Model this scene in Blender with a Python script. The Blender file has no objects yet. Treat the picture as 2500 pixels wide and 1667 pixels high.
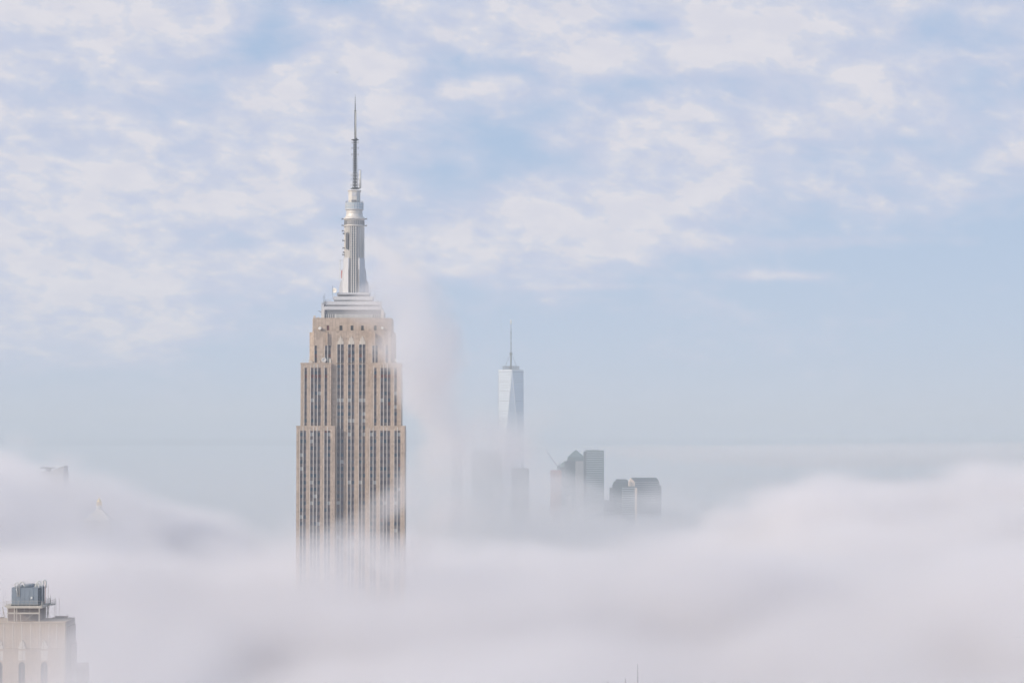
import bpy, bmesh, math, random
import numpy as np
from mathutils import Vector, Matrix

scene = bpy.context.scene
COL = scene.collection
R = math.radians
random.seed(7)

# ------------------------------------------------------------------ camera
FPX = 5700.0                     # focal length in pixels of the 2500 px wide photograph
HOR = 1048.0                     # row of the horizon in it
cam_d = bpy.data.cameras.new('camera')
cam = bpy.data.objects.new('camera', cam_d)
COL.objects.link(cam)
CAMZ = 260.0
PITCH = math.atan((HOR - 833.5) / FPX)
cam.location = (0, 0, CAMZ)
cam.rotation_euler = (math.pi / 2 + PITCH, 0, 0)
cam_d.sensor_width = 36.0
cam_d.lens = 36.0 * FPX / 2500.0
cam_d.clip_start = 1.0
cam_d.clip_end = 200000.0
scene.camera = cam

# ------------------------------------------------------------------ sun, exposure, sampling
SUN_EL, SUN_AZ = 27.0, 57.0      # azimuth: degrees left of straight behind the camera
sv = Vector((-math.sin(R(SUN_AZ)) * math.cos(R(SUN_EL)), -math.cos(R(SUN_AZ)) * math.cos(R(SUN_EL)), math.sin(R(SUN_EL))))
sd = bpy.data.lights.new('sun', 'SUN')
sd.energy = 3.05
sd.angle = R(0.5)
sd.color = (1.0, 0.89, 0.74)
sun = bpy.data.objects.new('sun', sd)
sun.location = (-200, -200, 600)
sun.rotation_euler = sv.to_track_quat('Z', 'Y').to_euler()
COL.objects.link(sun)

scene.render.engine = 'CYCLES'
vs = scene.view_settings
scene.display_settings.display_device = 'sRGB'
vs.view_transform = 'Standard'
vs.look = 'None'
vs.exposure = 0.0
vs.gamma = 1.0
vs.use_curve_mapping = False
cy = scene.cycles
cy.use_denoising = True
cy.denoiser = 'OPENIMAGEDENOISE'
cy.max_bounces = 10
cy.diffuse_bounces = 2
cy.glossy_bounces = 2
cy.transmission_bounces = 2
cy.transparent_max_bounces = 16
cy.volume_bounces = 5
cy.use_adaptive_sampling = True
cy.adaptive_threshold = 0.02
cy.volume_step_rate = 1.0
cy.volume_max_steps = 512
cy.sample_clamp_indirect = 8.0

# ------------------------------------------------------------------ sky
class NT:
    """small node-tree writer: numbers or sockets in, socket out"""
    def __init__(self, tree):
        self.t = tree
    def n(self, typ, **kw):
        nd = self.t.nodes.new(typ)
        for k, v in kw.items():
            setattr(nd, k, v)
        return nd
    def put(self, sock, v):
        if isinstance(v, bpy.types.NodeSocket):
            self.t.links.new(v, sock)
        else:
            sock.default_value = v
    def m(self, op, *a, clamp=False):
        nd = self.n('ShaderNodeMath', operation=op, use_clamp=clamp)
        for i, v in enumerate(a):
            self.put(nd.inputs[i], v)
        return nd.outputs[0]
    def comb(self, x, y, z):
        nd = self.n('ShaderNodeCombineXYZ')
        for i, v in enumerate((x, y, z)):
            self.put(nd.inputs[i], v)
        return nd.outputs[0]
    def sep(self, v):
        nd = self.n('ShaderNodeSeparateXYZ')
        self.put(nd.inputs[0], v)
        return nd.outputs
    def noise(self, vec, scale, detail=4, rough=0.5, dist=0.0, lac=2.0, out=0):
        nd = self.n('ShaderNodeTexNoise')
        self.put(nd.inputs['Vector'], vec)
        self.put(nd.inputs['Scale'], scale)
        self.put(nd.inputs['Detail'], detail)
        self.put(nd.inputs['Roughness'], rough)
        self.put(nd.inputs['Distortion'], dist)
        self.put(nd.inputs['Lacunarity'], lac)
        return nd.outputs[out]
    def smooth(self, v, a, b, lo=0.0, hi=1.0):
        nd = self.n('ShaderNodeMapRange', interpolation_type='SMOOTHSTEP')
        for i, q in enumerate((v, a, b, lo, hi)):
            self.put(nd.inputs[i], q)
        return nd.outputs[0]
    def mix(self, f, a, b, blend='MIX'):
        nd = self.n('ShaderNodeMix', data_type='RGBA', blend_type=blend)
        self.put(nd.inputs[0], f)
        self.put(nd.inputs[6], a)
        self.put(nd.inputs[7], b)
        return nd.outputs[2]

world = bpy.data.worlds.new('World')
scene.world = world
world.use_nodes = True
wt = world.node_tree
wt.nodes.clear()
W = NT(wt)
SKY = 0.1                                                       # strength of the sky background
sky = W.n('ShaderNodeTexSky', sky_type='NISHITA', sun_disc=False)
sky.sun_elevation = R(SUN_EL)
sky.sun_rotation = math.atan2(sv.x, sv.y)
sky.altitude = 300
sky.air_density = 1.0
sky.dust_density = 0.3
sky.ozone_density = 3.0
gen = W.n('ShaderNodeTexCoord').outputs['Generated']
dx, dy, dz = W.sep(gen)
hor2 = W.m('SQRT', W.m('ADD', W.m('MULTIPLY', dx, dx), W.m('MULTIPLY', dy, dy)))
az = W.m('ARCTAN2', dx, dy)                                      # 0 = the view direction, + to the right
el = W.m('ARCTAN2', dz, hor2)
elc = W.m('MAXIMUM', dz, 0.0)
pz = W.m('ADD', elc, 0.50)
cloud_p = W.comb(W.m('DIVIDE', dx, pz), W.m('DIVIDE', dy, pz), W.m('MULTIPLY', dz, 3.0))
def blob(u, v, su, sv_, amp):
    """soft bump of cloud cover round one direction of the sky"""
    a0, e0 = (u - 1250) / FPX, (HOR - v) / FPX
    a = W.m('DIVIDE', W.m('SUBTRACT', az, a0), su / FPX)
    e = W.m('DIVIDE', W.m('SUBTRACT', el, e0), sv_ / FPX)
    g = W.m('EXPONENT', W.m('MULTIPLY', W.m('ADD', W.m('MULTIPLY', a, a), W.m('MULTIPLY', e, e)), -1.0))
    return W.m('MULTIPLY', g, amp)
BLOBS = [
    (1200, 300, 190, 130, -0.34), (1030, 420, 120, 60, -0.18), (1340, 440, 260, 45, -0.16), (660, 90, 60, 110, -0.20),
    (600, 170, 90, 60, -0.15), (1560, 70, 160, 22, -0.28), (1120, 140, 160, 50, -0.12), (1900, 380, 170, 45, -0.20), (2400, 360, 120, 120, -0.22),
    (2290, 230, 200, 50, -0.14), (2050, 420, 250, 60, -0.10), (180, 215, 45, 30, -0.20), (700, 350, 160, 30, -0.10),
    (1480, 140, 230, 70, 0.24), (1810, 90, 130, 90, 0.26), (300, 150, 330, 170, 0.12), (690, 250, 120, 90, 0.20), (960, 285, 70, 35, 0.26),
    (1690, 310, 80, 48, 0.24), (1540, 370, 65, 42, 0.20), (1130, 385, 60, 22, 0.22), (1840, 395, 100, 32, 0.24), (1110, 222, 55, 22, 0.22),
    (1260, 235, 80, 30, 0.18), (2130, 170, 130, 60, 0.12), (900, 150, 90, 50, 0.18), (1400, 520, 330, 90, 0.18), (2300, 300, 50, 60, 0.16),
    (1250, 30, 250, 40, 0.14), (330, 520, 400, 90, 0.10), (1060, 670, 50, 22, 0.14), (2000, 598, 420, 20, 0.26), (1880, 675, 170, 14, 0.36), (1450, 700, 200, 10, 0.24), (2000, 480, 300, 60, 0.14), (1250, 620, 260, 50, 0.22), (500, 680, 500, 40, 0.16),
]
cover = 0.0
for b in BLOBS:
    cover = W.m('ADD', blob(*b), cover)
big = W.noise(cloud_p, 8.0, 3, 0.5)
wob = W.comb(W.m('ADD', W.m('DIVIDE', dx, pz), W.m('MULTIPLY', dz, 0.5)), W.m('DIVIDE', dy, pz), W.m('MULTIPLY', dz, 0.6))
puff = W.noise(wob, 27.0, 7, 0.55, 0.25)
tuft = W.noise(wob, 62.0, 5, 0.55, 0.2)
low_fade = W.smooth(W.m('ADD', el, W.m('MULTIPLY', az, -0.13)), 0.038, 0.088)   # the deck thins towards the horizon
base = W.m('ADD', W.m('MULTIPLY', W.m('SUBTRACT', big, 0.5), 0.9), W.m('MULTIPLY', cover, 0.80))
base = W.m('SUBTRACT', base, W.m('MULTIPLY', W.m('SUBTRACT', 1.0, low_fade), 0.34))
base = W.m('ADD', W.m('ADD', base, 0.085), W.m('MULTIPLY', az, -0.27))
dens = W.m('ADD', W.m('ADD', W.m('MULTIPLY', W.m('SUBTRACT', puff, 0.5), 1.3), W.m('MULTIPLY', W.m('SUBTRACT', tuft, 0.5), 0.55)), base)
veil = W.smooth(W.m('ADD', W.m('MULTIPLY', W.m('SUBTRACT', puff, 0.5), 0.65), base), -0.32, 0.08)
core = W.smooth(dens, -0.06, 0.27)
cl_thin = (6.30, 6.50, 7.85, 1)
cl_thick = (7.75, 7.50, 8.00, 1)
cl = W.mix(core, cl_thin, cl_thick)
shade = W.noise(wob, 40.0, 4, 0.5)                                # thicker and thinner places inside the puffs
cl = W.mix(1.0, cl, W.mix(W.smooth(shade, 0.35, 0.65), (0.955, 0.965, 0.985, 1), (1.03, 1.025, 1.01, 1)), 'MULTIPLY')
# light haze of the lower sky over the clear blue
hazy = W.m('EXPONENT', W.m('MULTIPLY', elc, -4.0))
blue = W.mix(hazy, (2.7, 4.6, 7.4, 1), (5.1, 6.05, 7.7, 1))
skyc = W.mix(W.m('MULTIPLY', W.smooth(elc, 0.0, 1.0, 0.92, 0.5), 1.0), sky.outputs[0], blue)
alpha = W.m('MAXIMUM', W.m('MULTIPLY', veil, 0.77), W.m('MULTIPLY', core, 0.90))
skyc = W.mix(alpha, skyc, cl)
bg = W.n('ShaderNodeBackground')
W.put(bg.inputs['Color'], skyc)
bg.inputs['Strength'].default_value = SKY
wo = W.n('ShaderNodeOutputWorld')
wt.links.new(bg.outputs[0], wo.inputs['Surface'])
world.cycles.sampling_method = 'MANUAL'
world.cycles.sample_map_resolution = 512

# ------------------------------------------------------------------ mesh helpers
PAN = math.pi
def P(u, v, y):
    """the world point at distance y south on the sight line through pixel (u, v) of the photograph"""
    e = PITCH + math.atan((833.5 - v) / FPX)
    d = math.hypot(FPX, 833.5 - v) * math.cos(e) / 1.0
    return Vector(((u - 1250) / d * y, y, CAMZ + y * math.tan(e)))

class MB:
    """collects boxes, prisms, tubes and turned shapes of one mesh"""
    def __init__(self):
        self.v, self.f, self.s = [], [], []
    def add(self, vs_, fs, smooth=False):
        b = len(self.v)
        self.v += [tuple(p) for p in vs_]
        self.f += [tuple(b + i for i in f) for f in fs]
        self.s += [smooth] * len(fs)
        return self
    def box(self, x0, x1, y0, y1, z0, z1):
        vs_ = [(x, y, z) for x in (x0, x1) for y in (y0, y1) for z in (z0, z1)]
        return self.add(vs_, [(0, 1, 3, 2), (4, 6, 7, 5), (0, 4, 5, 1), (2, 3, 7, 6), (0, 2, 6, 4), (1, 5, 7, 3)])
    def prism(self, pts, z0, z1, top=None):
        """vertical prism over a plan; top = plan of the upper ring when it differs"""
        n = len(pts)
        top = top or pts
        vs_ = [(x, y, z0) for x, y in pts] + [(x, y, z1) for x, y in top]
        fs = [(i, (i + 1) % n, n + (i + 1) % n, n + i) for i in range(n)]
        fs += [tuple(range(n - 1, -1, -1)), tuple(range(n, 2 * n))]
        return self.add(vs_, fs)
    def slab(self, pts, y0, y1):
        """prism along y over an outline in x, z"""
        n = len(pts)
        vs_ = [(x, y0, z) for x, z in pts] + [(x, y1, z) for x, z in pts]
        fs = [(i, (i + 1) % n, n + (i + 1) % n, n + i) for i in range(n)]
        fs += [tuple(range(n - 1, -1, -1)), tuple(range(n, 2 * n))]
        return self.add(vs_, fs)
    def tube(self, p, q, r, n=6, r2=None):
        p, q = Vector(p), Vector(q)
        d = (q - p).normalized()
        a = d.orthogonal().normalized()
        b = d.cross(a)
        r2 = r if r2 is None else r2
        vs_ = [p + (a * math.cos(2 * PAN * i / n) + b * math.sin(2 * PAN * i / n)) * r for i in range(n)]
        vs_ += [q + (a * math.cos(2 * PAN * i / n) + b * math.sin(2 * PAN * i / n)) * r2 for i in range(n)]
        fs = [(i, (i + 1) % n, n + (i + 1) % n, n + i) for i in range(n)]
        fs += [tuple(range(n - 1, -1, -1)), tuple(range(n, 2 * n))]
        return self.add(vs_, fs, n > 6)
    def path(self, pts, r, n=6):
        for a, b in zip(pts, pts[1:]):
            self.tube(a, b, r, n)
        return self
    def lathe(self, prof, n=24, cx=0, cy=0, rot=0.0, smooth=False):
        vs_, fs = [], []
        for r, z in prof:
            for i in range(n):
                t = 2 * PAN * (i + rot) / n
                vs_.append((cx + r * math.cos(t), cy + r * math.sin(t), z))
        m = len(prof)
        for k in range(m - 1):
            for i in range(n):
                j = (i + 1) % n
                fs.append((k * n + i, k * n + j, (k + 1) * n + j, (k + 1) * n + i))
        fs.append(tuple(range(n - 1, -1, -1)))
        fs.append(tuple((m - 1) * n + i for i in range(n)))
        return self.add(vs_, fs, smooth)
    def mesh(self, name, mat):
        me = bpy.data.meshes.new(name)
        me.from_pydata(self.v, [], self.f)
        if any(self.s):
            me.polygons.foreach_set('use_smooth', self.s)
        bm = bmesh.new()
        bm.from_mesh(me)
        bmesh.ops.recalc_face_normals(bm, faces=bm.faces)
        bm.to_mesh(me)
        bm.free()
        me.materials.append(mat)
        return me

def root(name, loc, label, cat, group=None, rz=0.0):
    o = bpy.data.objects.new(name, None)
    o.empty_display_size = 2
    COL.objects.link(o)
    o.location = loc
    o.rotation_euler = (0, 0, rz)
    o['label'] = label
    o['category'] = cat
    if group:
        o['group'] = group
    return o
def part(name, mb, mat, parent, label=None, loc=None, kind=None):
    """one mesh object; mb is an MB or a mesh to share"""
    me = mb.mesh(name, mat) if isinstance(mb, MB) else mb
    o = bpy.data.objects.new(name, me)
    COL.objects.link(o)
    if parent is not None:
        o.parent = parent
    if loc is not None:
        o.location = loc
    if label:
        o['label'] = label
    if kind:
        o['kind'] = kind
    return o
def B(*a):
    return MB().box(*a)

# ------------------------------------------------------------------ materials
def mat(name, base, rough=0.6, metal=0.0, vary=0.0, vscale=0.2, streak=0.0, spec=0.5, bump=0.0, stain=None, course=0.0):
    """procedural surface: base colour, cloudy variation, vertical rain streaks, fine bump"""
    m = bpy.data.materials.new(name)
    m.use_nodes = True
    t = m.node_tree
    b = t.nodes['Principled BSDF']
    b.inputs['Roughness'].default_value = rough
    b.inputs['Metallic'].default_value = metal
    b.inputs['Specular IOR Level'].default_value = spec
    N = NT(t)
    col = (*base, 1)
    if vary or streak:
        c = N.n('ShaderNodeTexCoord').outputs['Object']
        x, y, z = N.sep(c)
        f = N.noise(c, vscale, 5, 0.6)
        g = N.noise(N.comb(N.m('MULTIPLY', x, 1.3), N.m('MULTIPLY', y, 1.3), N.m('MULTIPLY', z, 0.06)), 1.0, 5, 0.65)
        s = N.m('ADD', N.m('MULTIPLY', N.m('SUBTRACT', f, 0.5), vary * 2.4), N.m('MULTIPLY', N.m('SUBTRACT', g, 0.5), streak * 2.4))
        if course:
            # stone courses: thin tone steps block by block
            w = N.n('ShaderNodeTexWhiteNoise', noise_dimensions='3D')
            N.put(w.inputs['Vector'], N.comb(N.m('FLOOR', N.m('MULTIPLY', x, 0.55)), N.m('FLOOR', N.m('MULTIPLY', y, 0.55)), N.m('FLOOR', N.m('MULTIPLY', z, 0.80))))
            s = N.m('ADD', s, N.m('MULTIPLY', N.m('SUBTRACT', w.outputs[0], 0.5), course * 2))
        k = N.m('ADD', 1.0, s)
        dark = stain or tuple(q * 0.45 for q in base)
        col = N.mix(N.m('SUBTRACT', 1.45, k, clamp=True), (*[min(1, q * 1.18) for q in base], 1), (*dark, 1))
        N.put(b.inputs['Roughness'], N.m('ADD', rough - 0.06, N.m('MULTIPLY', f, 0.12)))
    N.put(b.inputs['Base Color'], col)
    if bump:
        c = N.n('ShaderNodeTexCoord').outputs['Object']
        bn = N.n('ShaderNodeBump')
        bn.inputs['Strength'].default_value = bump
        bn.inputs['Distance'].default_value = 0.15
        N.put(bn.inputs['Height'], N.noise(c, 1.7, 6, 0.6))
        t.links.new(bn.outputs[0], b.inputs['Normal'])
    return m

M = {}
M['lime'] = mat('limestone', (0.56, 0.45, 0.365), 0.85, vary=0.20, vscale=0.11, streak=0.36, course=0.11, bump=0.3, stain=(0.20, 0.145, 0.11))
M['lime_pale'] = mat('pale_limestone', (0.72, 0.65, 0.57), 0.8, vary=0.10, vscale=0.5, streak=0.15)
M['steel'] = mat('chrome_nickel_steel', (0.78, 0.73, 0.67), 0.5, metal=0.2, vary=0.12, vscale=0.5, streak=0.22, stain=(0.42, 0.40, 0.38))
M['shaft'] = mat('weathered_groove_shade_metal', (0.52, 0.50, 0.48), 0.5, metal=0.2, vary=0.14, vscale=0.4, streak=0.30, stain=(0.28, 0.27, 0.27))  # groove shade between the ribs put into the base colour; streaks are grime
M['alu'] = mat('cast_aluminium', (0.66, 0.65, 0.65), 0.5, metal=0.2, vary=0.08, vscale=0.5, streak=0.14, stain=(0.45, 0.45, 0.48))
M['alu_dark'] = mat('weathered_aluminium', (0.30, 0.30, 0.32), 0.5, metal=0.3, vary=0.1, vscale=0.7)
M['glass'] = mat('dark_window_glass', (0.085, 0.075, 0.095), 0.3, spec=0.35)
M['glass_b'] = mat('blue_window_glass', (0.03, 0.06, 0.10), 0.1, spec=0.7)
M['blind'] = mat('drawn_white_blind', (0.40, 0.41, 0.41), 0.4)
M['blind_mid'] = mat('half_drawn_blind', (0.12, 0.12, 0.145), 0.4)
M['spandrel'] = mat('purple_grey_spandrel', (0.18, 0.15, 0.155), 0.5, metal=0.1, vary=0.15, vscale=0.3)
M['red'] = mat('dark_red_spandrel', (0.13, 0.03, 0.03), 0.5)
M['dark'] = mat('dark_opening', (0.03, 0.035, 0.04), 0.6)
M['antenna'] = mat('galvanised_lattice', (0.13, 0.135, 0.14), 0.5, metal=0.3)
M['white'] = mat('white_painted_metal', (0.78, 0.78, 0.76), 0.45, vary=0.05, vscale=1.0)
M['redpaint'] = mat('red_aviation_paint', (0.45, 0.10, 0.07), 0.5)
M['dish'] = mat('white_dish_fibreglass', (0.80, 0.76, 0.70), 0.5)
M['pod'] = mat('observatory_glass', (0.50, 0.56, 0.60), 0.18, metal=0.2)
M['coolblue'] = mat('blue_grey_sheet_metal', (0.30, 0.35, 0.41), 0.45, metal=0.2, vary=0.08, vscale=0.8, streak=0.16)
M['cooldark'] = mat('dark_louvre_metal', (0.035, 0.05, 0.06), 0.6)
M['cream'] = mat('cream_painted_steel', (0.58, 0.53, 0.46), 0.6, vary=0.08, vscale=1.2, streak=0.12)
M['brick'] = mat('tan_brick', (0.36, 0.28, 0.22), 0.9, vary=0.10, vscale=0.4, streak=0.22, course=0.05, bump=0.4)
M['tan'] = mat('tan_terracotta', (0.50, 0.40, 0.31), 0.85, vary=0.12, vscale=0.3, streak=0.25, course=0.05, bump=0.4, stain=(0.24, 0.19, 0.15))
M['mauve'] = mat('weathered_rooftop_brick', (0.25, 0.20, 0.19), 0.9, vary=0.14, vscale=0.4, streak=0.2)
M['wtc_glass'] = mat('mirror_curtain_wall', (0.72, 0.78, 0.86), 0.45, metal=0.85, vary=0.03, vscale=0.05)
M['wtc_edge'] = mat('bright_steel_edge', (0.85, 0.85, 0.86), 0.3, metal=0.6)
M['far_glass'] = mat('blue_green_curtain_wall', (0.06, 0.12, 0.14), 0.25, metal=0.1, vary=0.15, vscale=0.02)
M['far_band'] = mat('pale_floor_band', (0.42, 0.46, 0.48), 0.5)
M['far_dark'] = mat('dark_granite_tower', (0.07, 0.09, 0.11), 0.6, vary=0.1, vscale=0.03)
M['far_stone'] = mat('pale_stone_tower', (0.38, 0.38, 0.38), 0.8, vary=0.1, vscale=0.03)
M['far_copper'] = mat('green_grey_copper_roof', (0.10, 0.16, 0.17), 0.6, vary=0.1, vscale=0.05)
M['far_red'] = mat('pinkish_brick_tower', (0.45, 0.20, 0.16), 0.85, vary=0.1, vscale=0.05)
M['far_warm'] = mat('pale_buff_stone', (0.75, 0.60, 0.48), 0.8)  # one even pale buff colour
M['gold'] = mat('gilded_cupola', (0.95, 0.70, 0.30), 0.3, metal=0.8)
M['marble'] = mat('white_marble', (0.75, 0.70, 0.62), 0.7)
M['ground'] = mat('city_ground', (0.075, 0.08, 0.085), 0.95, vary=0.2, vscale=0.004)
M['bird'] = mat('dark_feathers', (0.04, 0.04, 0.045), 0.9)

g_ = MB().box(-40000, 40000, -8000, 70000, -0.8, 0)
go_ = part('ground', g_, M['ground'], None)
go_['kind'] = 'structure'
go_['label'] = 'dark city ground hidden under the fog'

# ------------------------------------------------------------------ air and fog
def vol_material(name, color, density, aniso=0.0, grid=False):
    m = bpy.data.materials.new(name)
    m.use_nodes = True
    t = m.node_tree
    t.nodes.clear()
    o = t.nodes.new('ShaderNodeOutputMaterial')
    p = t.nodes.new('ShaderNodeVolumePrincipled')
    p.inputs['Color'].default_value = (*color, 1)
    p.inputs['Density'].default_value = density
    p.inputs['Anisotropy'].default_value = aniso
    p.inputs['Density Attribute'].default_value = 'density' if grid else ''
    t.links.new(p.outputs[0], o.inputs['Volume'])
    return m

def box_mesh(name, x0, x1, y0, y1, z0, z1):
    me = bpy.data.meshes.new(name)
    v = [(x, y, z) for x in (x0, x1) for y in (y0, y1) for z in (z0, z1)]
    f = [(0, 1, 3, 2), (4, 6, 7, 5), (0, 4, 5, 1), (2, 3, 7, 6), (0, 2, 6, 4), (1, 5, 7, 3)]
    me.from_pydata(v, [], f)
    me.validate()
    return me

hz = bpy.data.objects.new('haze', box_mesh('haze', -9000, 9000, -60, 30000, -1, 470))
COL.objects.link(hz)
hz['kind'] = 'stuff'
hz['label'] = 'thin pale blue morning haze in the air over the whole city'
hz.data.materials.append(vol_material('haze_air', (0.88, 0.95, 1.0), 0.00012))

bl = bpy.data.objects.new('ground_fog', box_mesh('ground_fog', -8990, 8990, 2700, 29990, 4, 58))
COL.objects.link(bl)
bl['kind'] = 'stuff'
bl['label'] = 'low blanket of fog over the distant city and harbour'
bl.data.materials.append(vol_material('low_fog', (0.96, 0.97, 1.0), 0.002))

def vnoise(shape, cells, rnd):
    """smooth value noise on a grid: random lattice, cubic-smooth interpolation"""
    lat = rnd.random([c + 3 for c in cells], dtype=np.float32)
    out = lat
    for ax, (n, c) in enumerate(zip(shape, cells)):
        t = np.linspace(0, c, n, endpoint=False, dtype=np.float32) + 1e-4
        i = np.floor(t).astype(int)
        f = t - i
        # quadratic b-spline weights: rounder than plain linear noise
        w = (0.5 * (1 - f) ** 2, 0.5 + f * (1 - f), 0.5 * f ** 2)
        sh = [1] * out.ndim
        sh[ax] = n
        out = sum(np.take(out, i + k, axis=ax) * w[k].reshape(sh) for k in range(3))
    return out
def fbm(shape, size, cell, octaves, gain=0.55, seed=1):
    """fractal noise about 0..1; size = grid extent in metres, cell = first cell in metres"""
    rnd = np.random.default_rng(seed)
    acc, amp, tot = 0, 1.0, 0.0
    for o in range(octaves):
        cells = [max(1, int(round(s / (c / 2 ** o)))) for s, c in zip(size, cell)]
        if any(n and c > n * 0.8 for n, c in zip(shape, cells)):
            break
        acc = acc + amp * vnoise(shape, cells, rnd)
        tot += amp
        amp *= gain
    return acc / tot
def sstep(x, a, b):
    t = np.clip((x - a) / (b - a), 0, 1)
    return t * t * (3 - 2 * t)

def grid_volume(name, label, lo, hi, res, rho, mat, step):
    """a fog volume whose density is the array rho (nx, ny, nz), filled in through geometry nodes"""
    nx, ny, nz = res
    src = bpy.data.meshes.new(name + '_grid')
    src.vertices.add(nx * ny * nz)
    a = src.attributes.new('rho', 'FLOAT', 'POINT')
    a.data.foreach_set('value', np.ascontiguousarray(rho, dtype=np.float32).ravel())
    ng = bpy.data.node_groups.new(name, 'GeometryNodeTree')
    ng.interface.new_socket('Geometry', in_out='INPUT', socket_type='NodeSocketGeometry')
    ng.interface.new_socket('Geometry', in_out='OUTPUT', socket_type='NodeSocketGeometry')
    G = NT(ng)
    gi, go = G.n('NodeGroupInput'), G.n('NodeGroupOutput')
    pos = G.n('GeometryNodeInputPosition').outputs[0]
    px, py, pz_ = G.sep(pos)
    def ix(p, a_, b_, n):
        q = G.m('MULTIPLY', G.m('DIVIDE', G.m('SUBTRACT', p, a_), b_ - a_), n - 1)
        return G.m('MINIMUM', G.m('MAXIMUM', G.m('ROUND', q), 0), n - 1)
    i, j, k = ix(px, lo[0], hi[0], nx), ix(py, lo[1], hi[1], ny), ix(pz_, lo[2], hi[2], nz)
    # float indices stay exact below 16 million
    idx = G.m('ADD', G.m('MULTIPLY', G.m('ADD', G.m('MULTIPLY', i, ny), j), nz), k)
    na = G.n('GeometryNodeInputNamedAttribute', data_type='FLOAT')
    na.inputs['Name'].default_value = 'rho'
    si = G.n('GeometryNodeSampleIndex', data_type='FLOAT', domain='POINT', clamp=True)
    ng.links.new(gi.outputs[0], si.inputs['Geometry'])
    ng.links.new(na.outputs[0], si.inputs['Value'])
    G.put(si.inputs['Index'], idx)
    vc = G.n('GeometryNodeVolumeCube')
    ng.links.new(si.outputs[0], vc.inputs['Density'])
    vc.inputs['Min'].default_value = lo
    vc.inputs['Max'].default_value = hi
    vc.inputs['Resolution X'].default_value = nx
    vc.inputs['Resolution Y'].default_value = ny
    vc.inputs['Resolution Z'].default_value = nz
    sm = G.n('GeometryNodeSetMaterial')
    sm.inputs['Material'].default_value = mat
    ng.links.new(vc.outputs[0], sm.inputs[0])
    ng.links.new(sm.outputs[0], go.inputs[0])
    o = bpy.data.objects.new(name, src)
    COL.objects.link(o)
    src.materials.append(mat)
    md = o.modifiers.new('fog', 'NODES')
    md.node_group = ng
    o['kind'] = 'stuff'
    o['label'] = label
    return o

def axes(lo, hi, res):
    return [np.linspace(lo[a], hi[a], res[a], dtype=np.float32) for a in range(3)]

fog_mat = vol_material('fog_droplets', (0.992, 0.970, 0.982), 1.0, 0.0, True)

# near bank: from before the foreground tower to well behind the great tower
def sig(n):
    return (n - n.mean()) / n.std()
lo, hi = (-560.0, 470.0, 70.0), (620.0, 2600.0, 270.0)
res = (148, 268, 40)
X, Y, Z = axes(lo, hi, res)
size = [h - l for l, h in zip(lo, hi)]
x2, y2 = X[:, None], Y[None, :]
def g2(cx, cy, rx, ry, amp):
    return amp * np.exp(-(((x2 - cx) / rx) ** 2 + ((y2 - cy) / ry) ** 2))
Htop = 190 - 24 * sstep(-y2, -1000, -650) - 8 * sstep(y2, 1340, 1500) + g2(-95, 1170, 150, 170, 15)
Htop = Htop + g2(-140, 620, 70, 85, 46)                              # round the foreground tower
Htop = Htop + g2(-440, 1850, 150, 420, 44) + g2(-448, 2160, 80, 150, 22) + g2(-360, 1990, 50, 80, 10) + g2(-250, 1500, 90, 200, 8)
Htop = Htop + g2(250, 1950, 75, 260, 30) + g2(470, 1950, 170, 320, 38)
Htop = Htop - g2(-225, 1800, 105, 480, 44) - g2(50, 2150, 165, 520, 42) + g2(260, 2080, 150, 220, 6)
Htop = Htop * (1 - sstep(y2, 2250, 2600)) + 100 * sstep(y2, 2250, 2600)
n2 = sig(fbm(res, size, (230, 260, 90), 5, 0.58, 3))
n3 = sig(fbm(res, size, (60, 70, 40), 3, 0.6, 4))
n4 = sig(fbm(res, size, (120, 130, 60), 4, 0.6, 9))
top = Htop[:, :, None] + n2 * 8 + (np.abs(n4) * 1.6 - 1) * -6 + n3 * 6
rho = sstep(top - Z[None, None, :], -8, 22)
rho = rho * np.clip(1 + 0.35 * n3, 0.2, 2) * 0.019
thin = 1 - 0.55 * (sstep(x2, 0, 160) * sstep(-y2, -1150, -700))
rho = rho * thin[:, :, None]
edge = sstep(X, lo[0], lo[0] + 60)[:, None, None] * sstep(-X, -hi[0], -hi[0] + 60)[:, None, None] * sstep(Y, lo[1], lo[1] + 90)[None, :, None] * sstep(-Y, -hi[1], -hi[1] + 60)[None, :, None] * sstep(-Z, -hi[2], -hi[2] + 14)[None, None, :]
rho = np.where(rho * edge < 2e-5, 0, rho * edge)
grid_volume('fog_bank', 'thick white fog bank drowning the streets round the tall limestone tower', lo, hi, res, rho, fog_mat, 12)

# wreath of fog round the foreground tower
lo, hi = (-190.0, 575.0, 120.0), (-70.0, 740.0, 218.0)
res = (48, 66, 40)
X, Y, Z = axes(lo, hi, res)
size = [h - l for l, h in zip(lo, hi)]
n = sig(fbm(res, size, (50, 60, 26), 4, 0.6, 77))
rho = sstep(206 + n * 3.0 - Z[None, None, :] - 3 * sstep(X, -120, -90)[:, None, None], -3, 12) * np.clip(1 + 0.4 * n, 0.3, 2) * 0.0068 * (1 + 1.1 * sstep(X, -136, -122))[:, None, None]
edge = sstep(X, lo[0], lo[0] + 20)[:, None, None] * sstep(-X, -hi[0], -hi[0] + 30)[:, None, None] * sstep(Y, lo[1], lo[1] + 25)[None, :, None] * sstep(-Y, -hi[1], -hi[1] + 25)[None, :, None]
rho = np.where(rho * edge < 2e-5, 0, rho * edge)
grid_volume('fog_wreath', 'veil of fog hanging in front of the tan tower, lower left', lo, hi, res, rho, fog_mat, 6)
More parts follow.
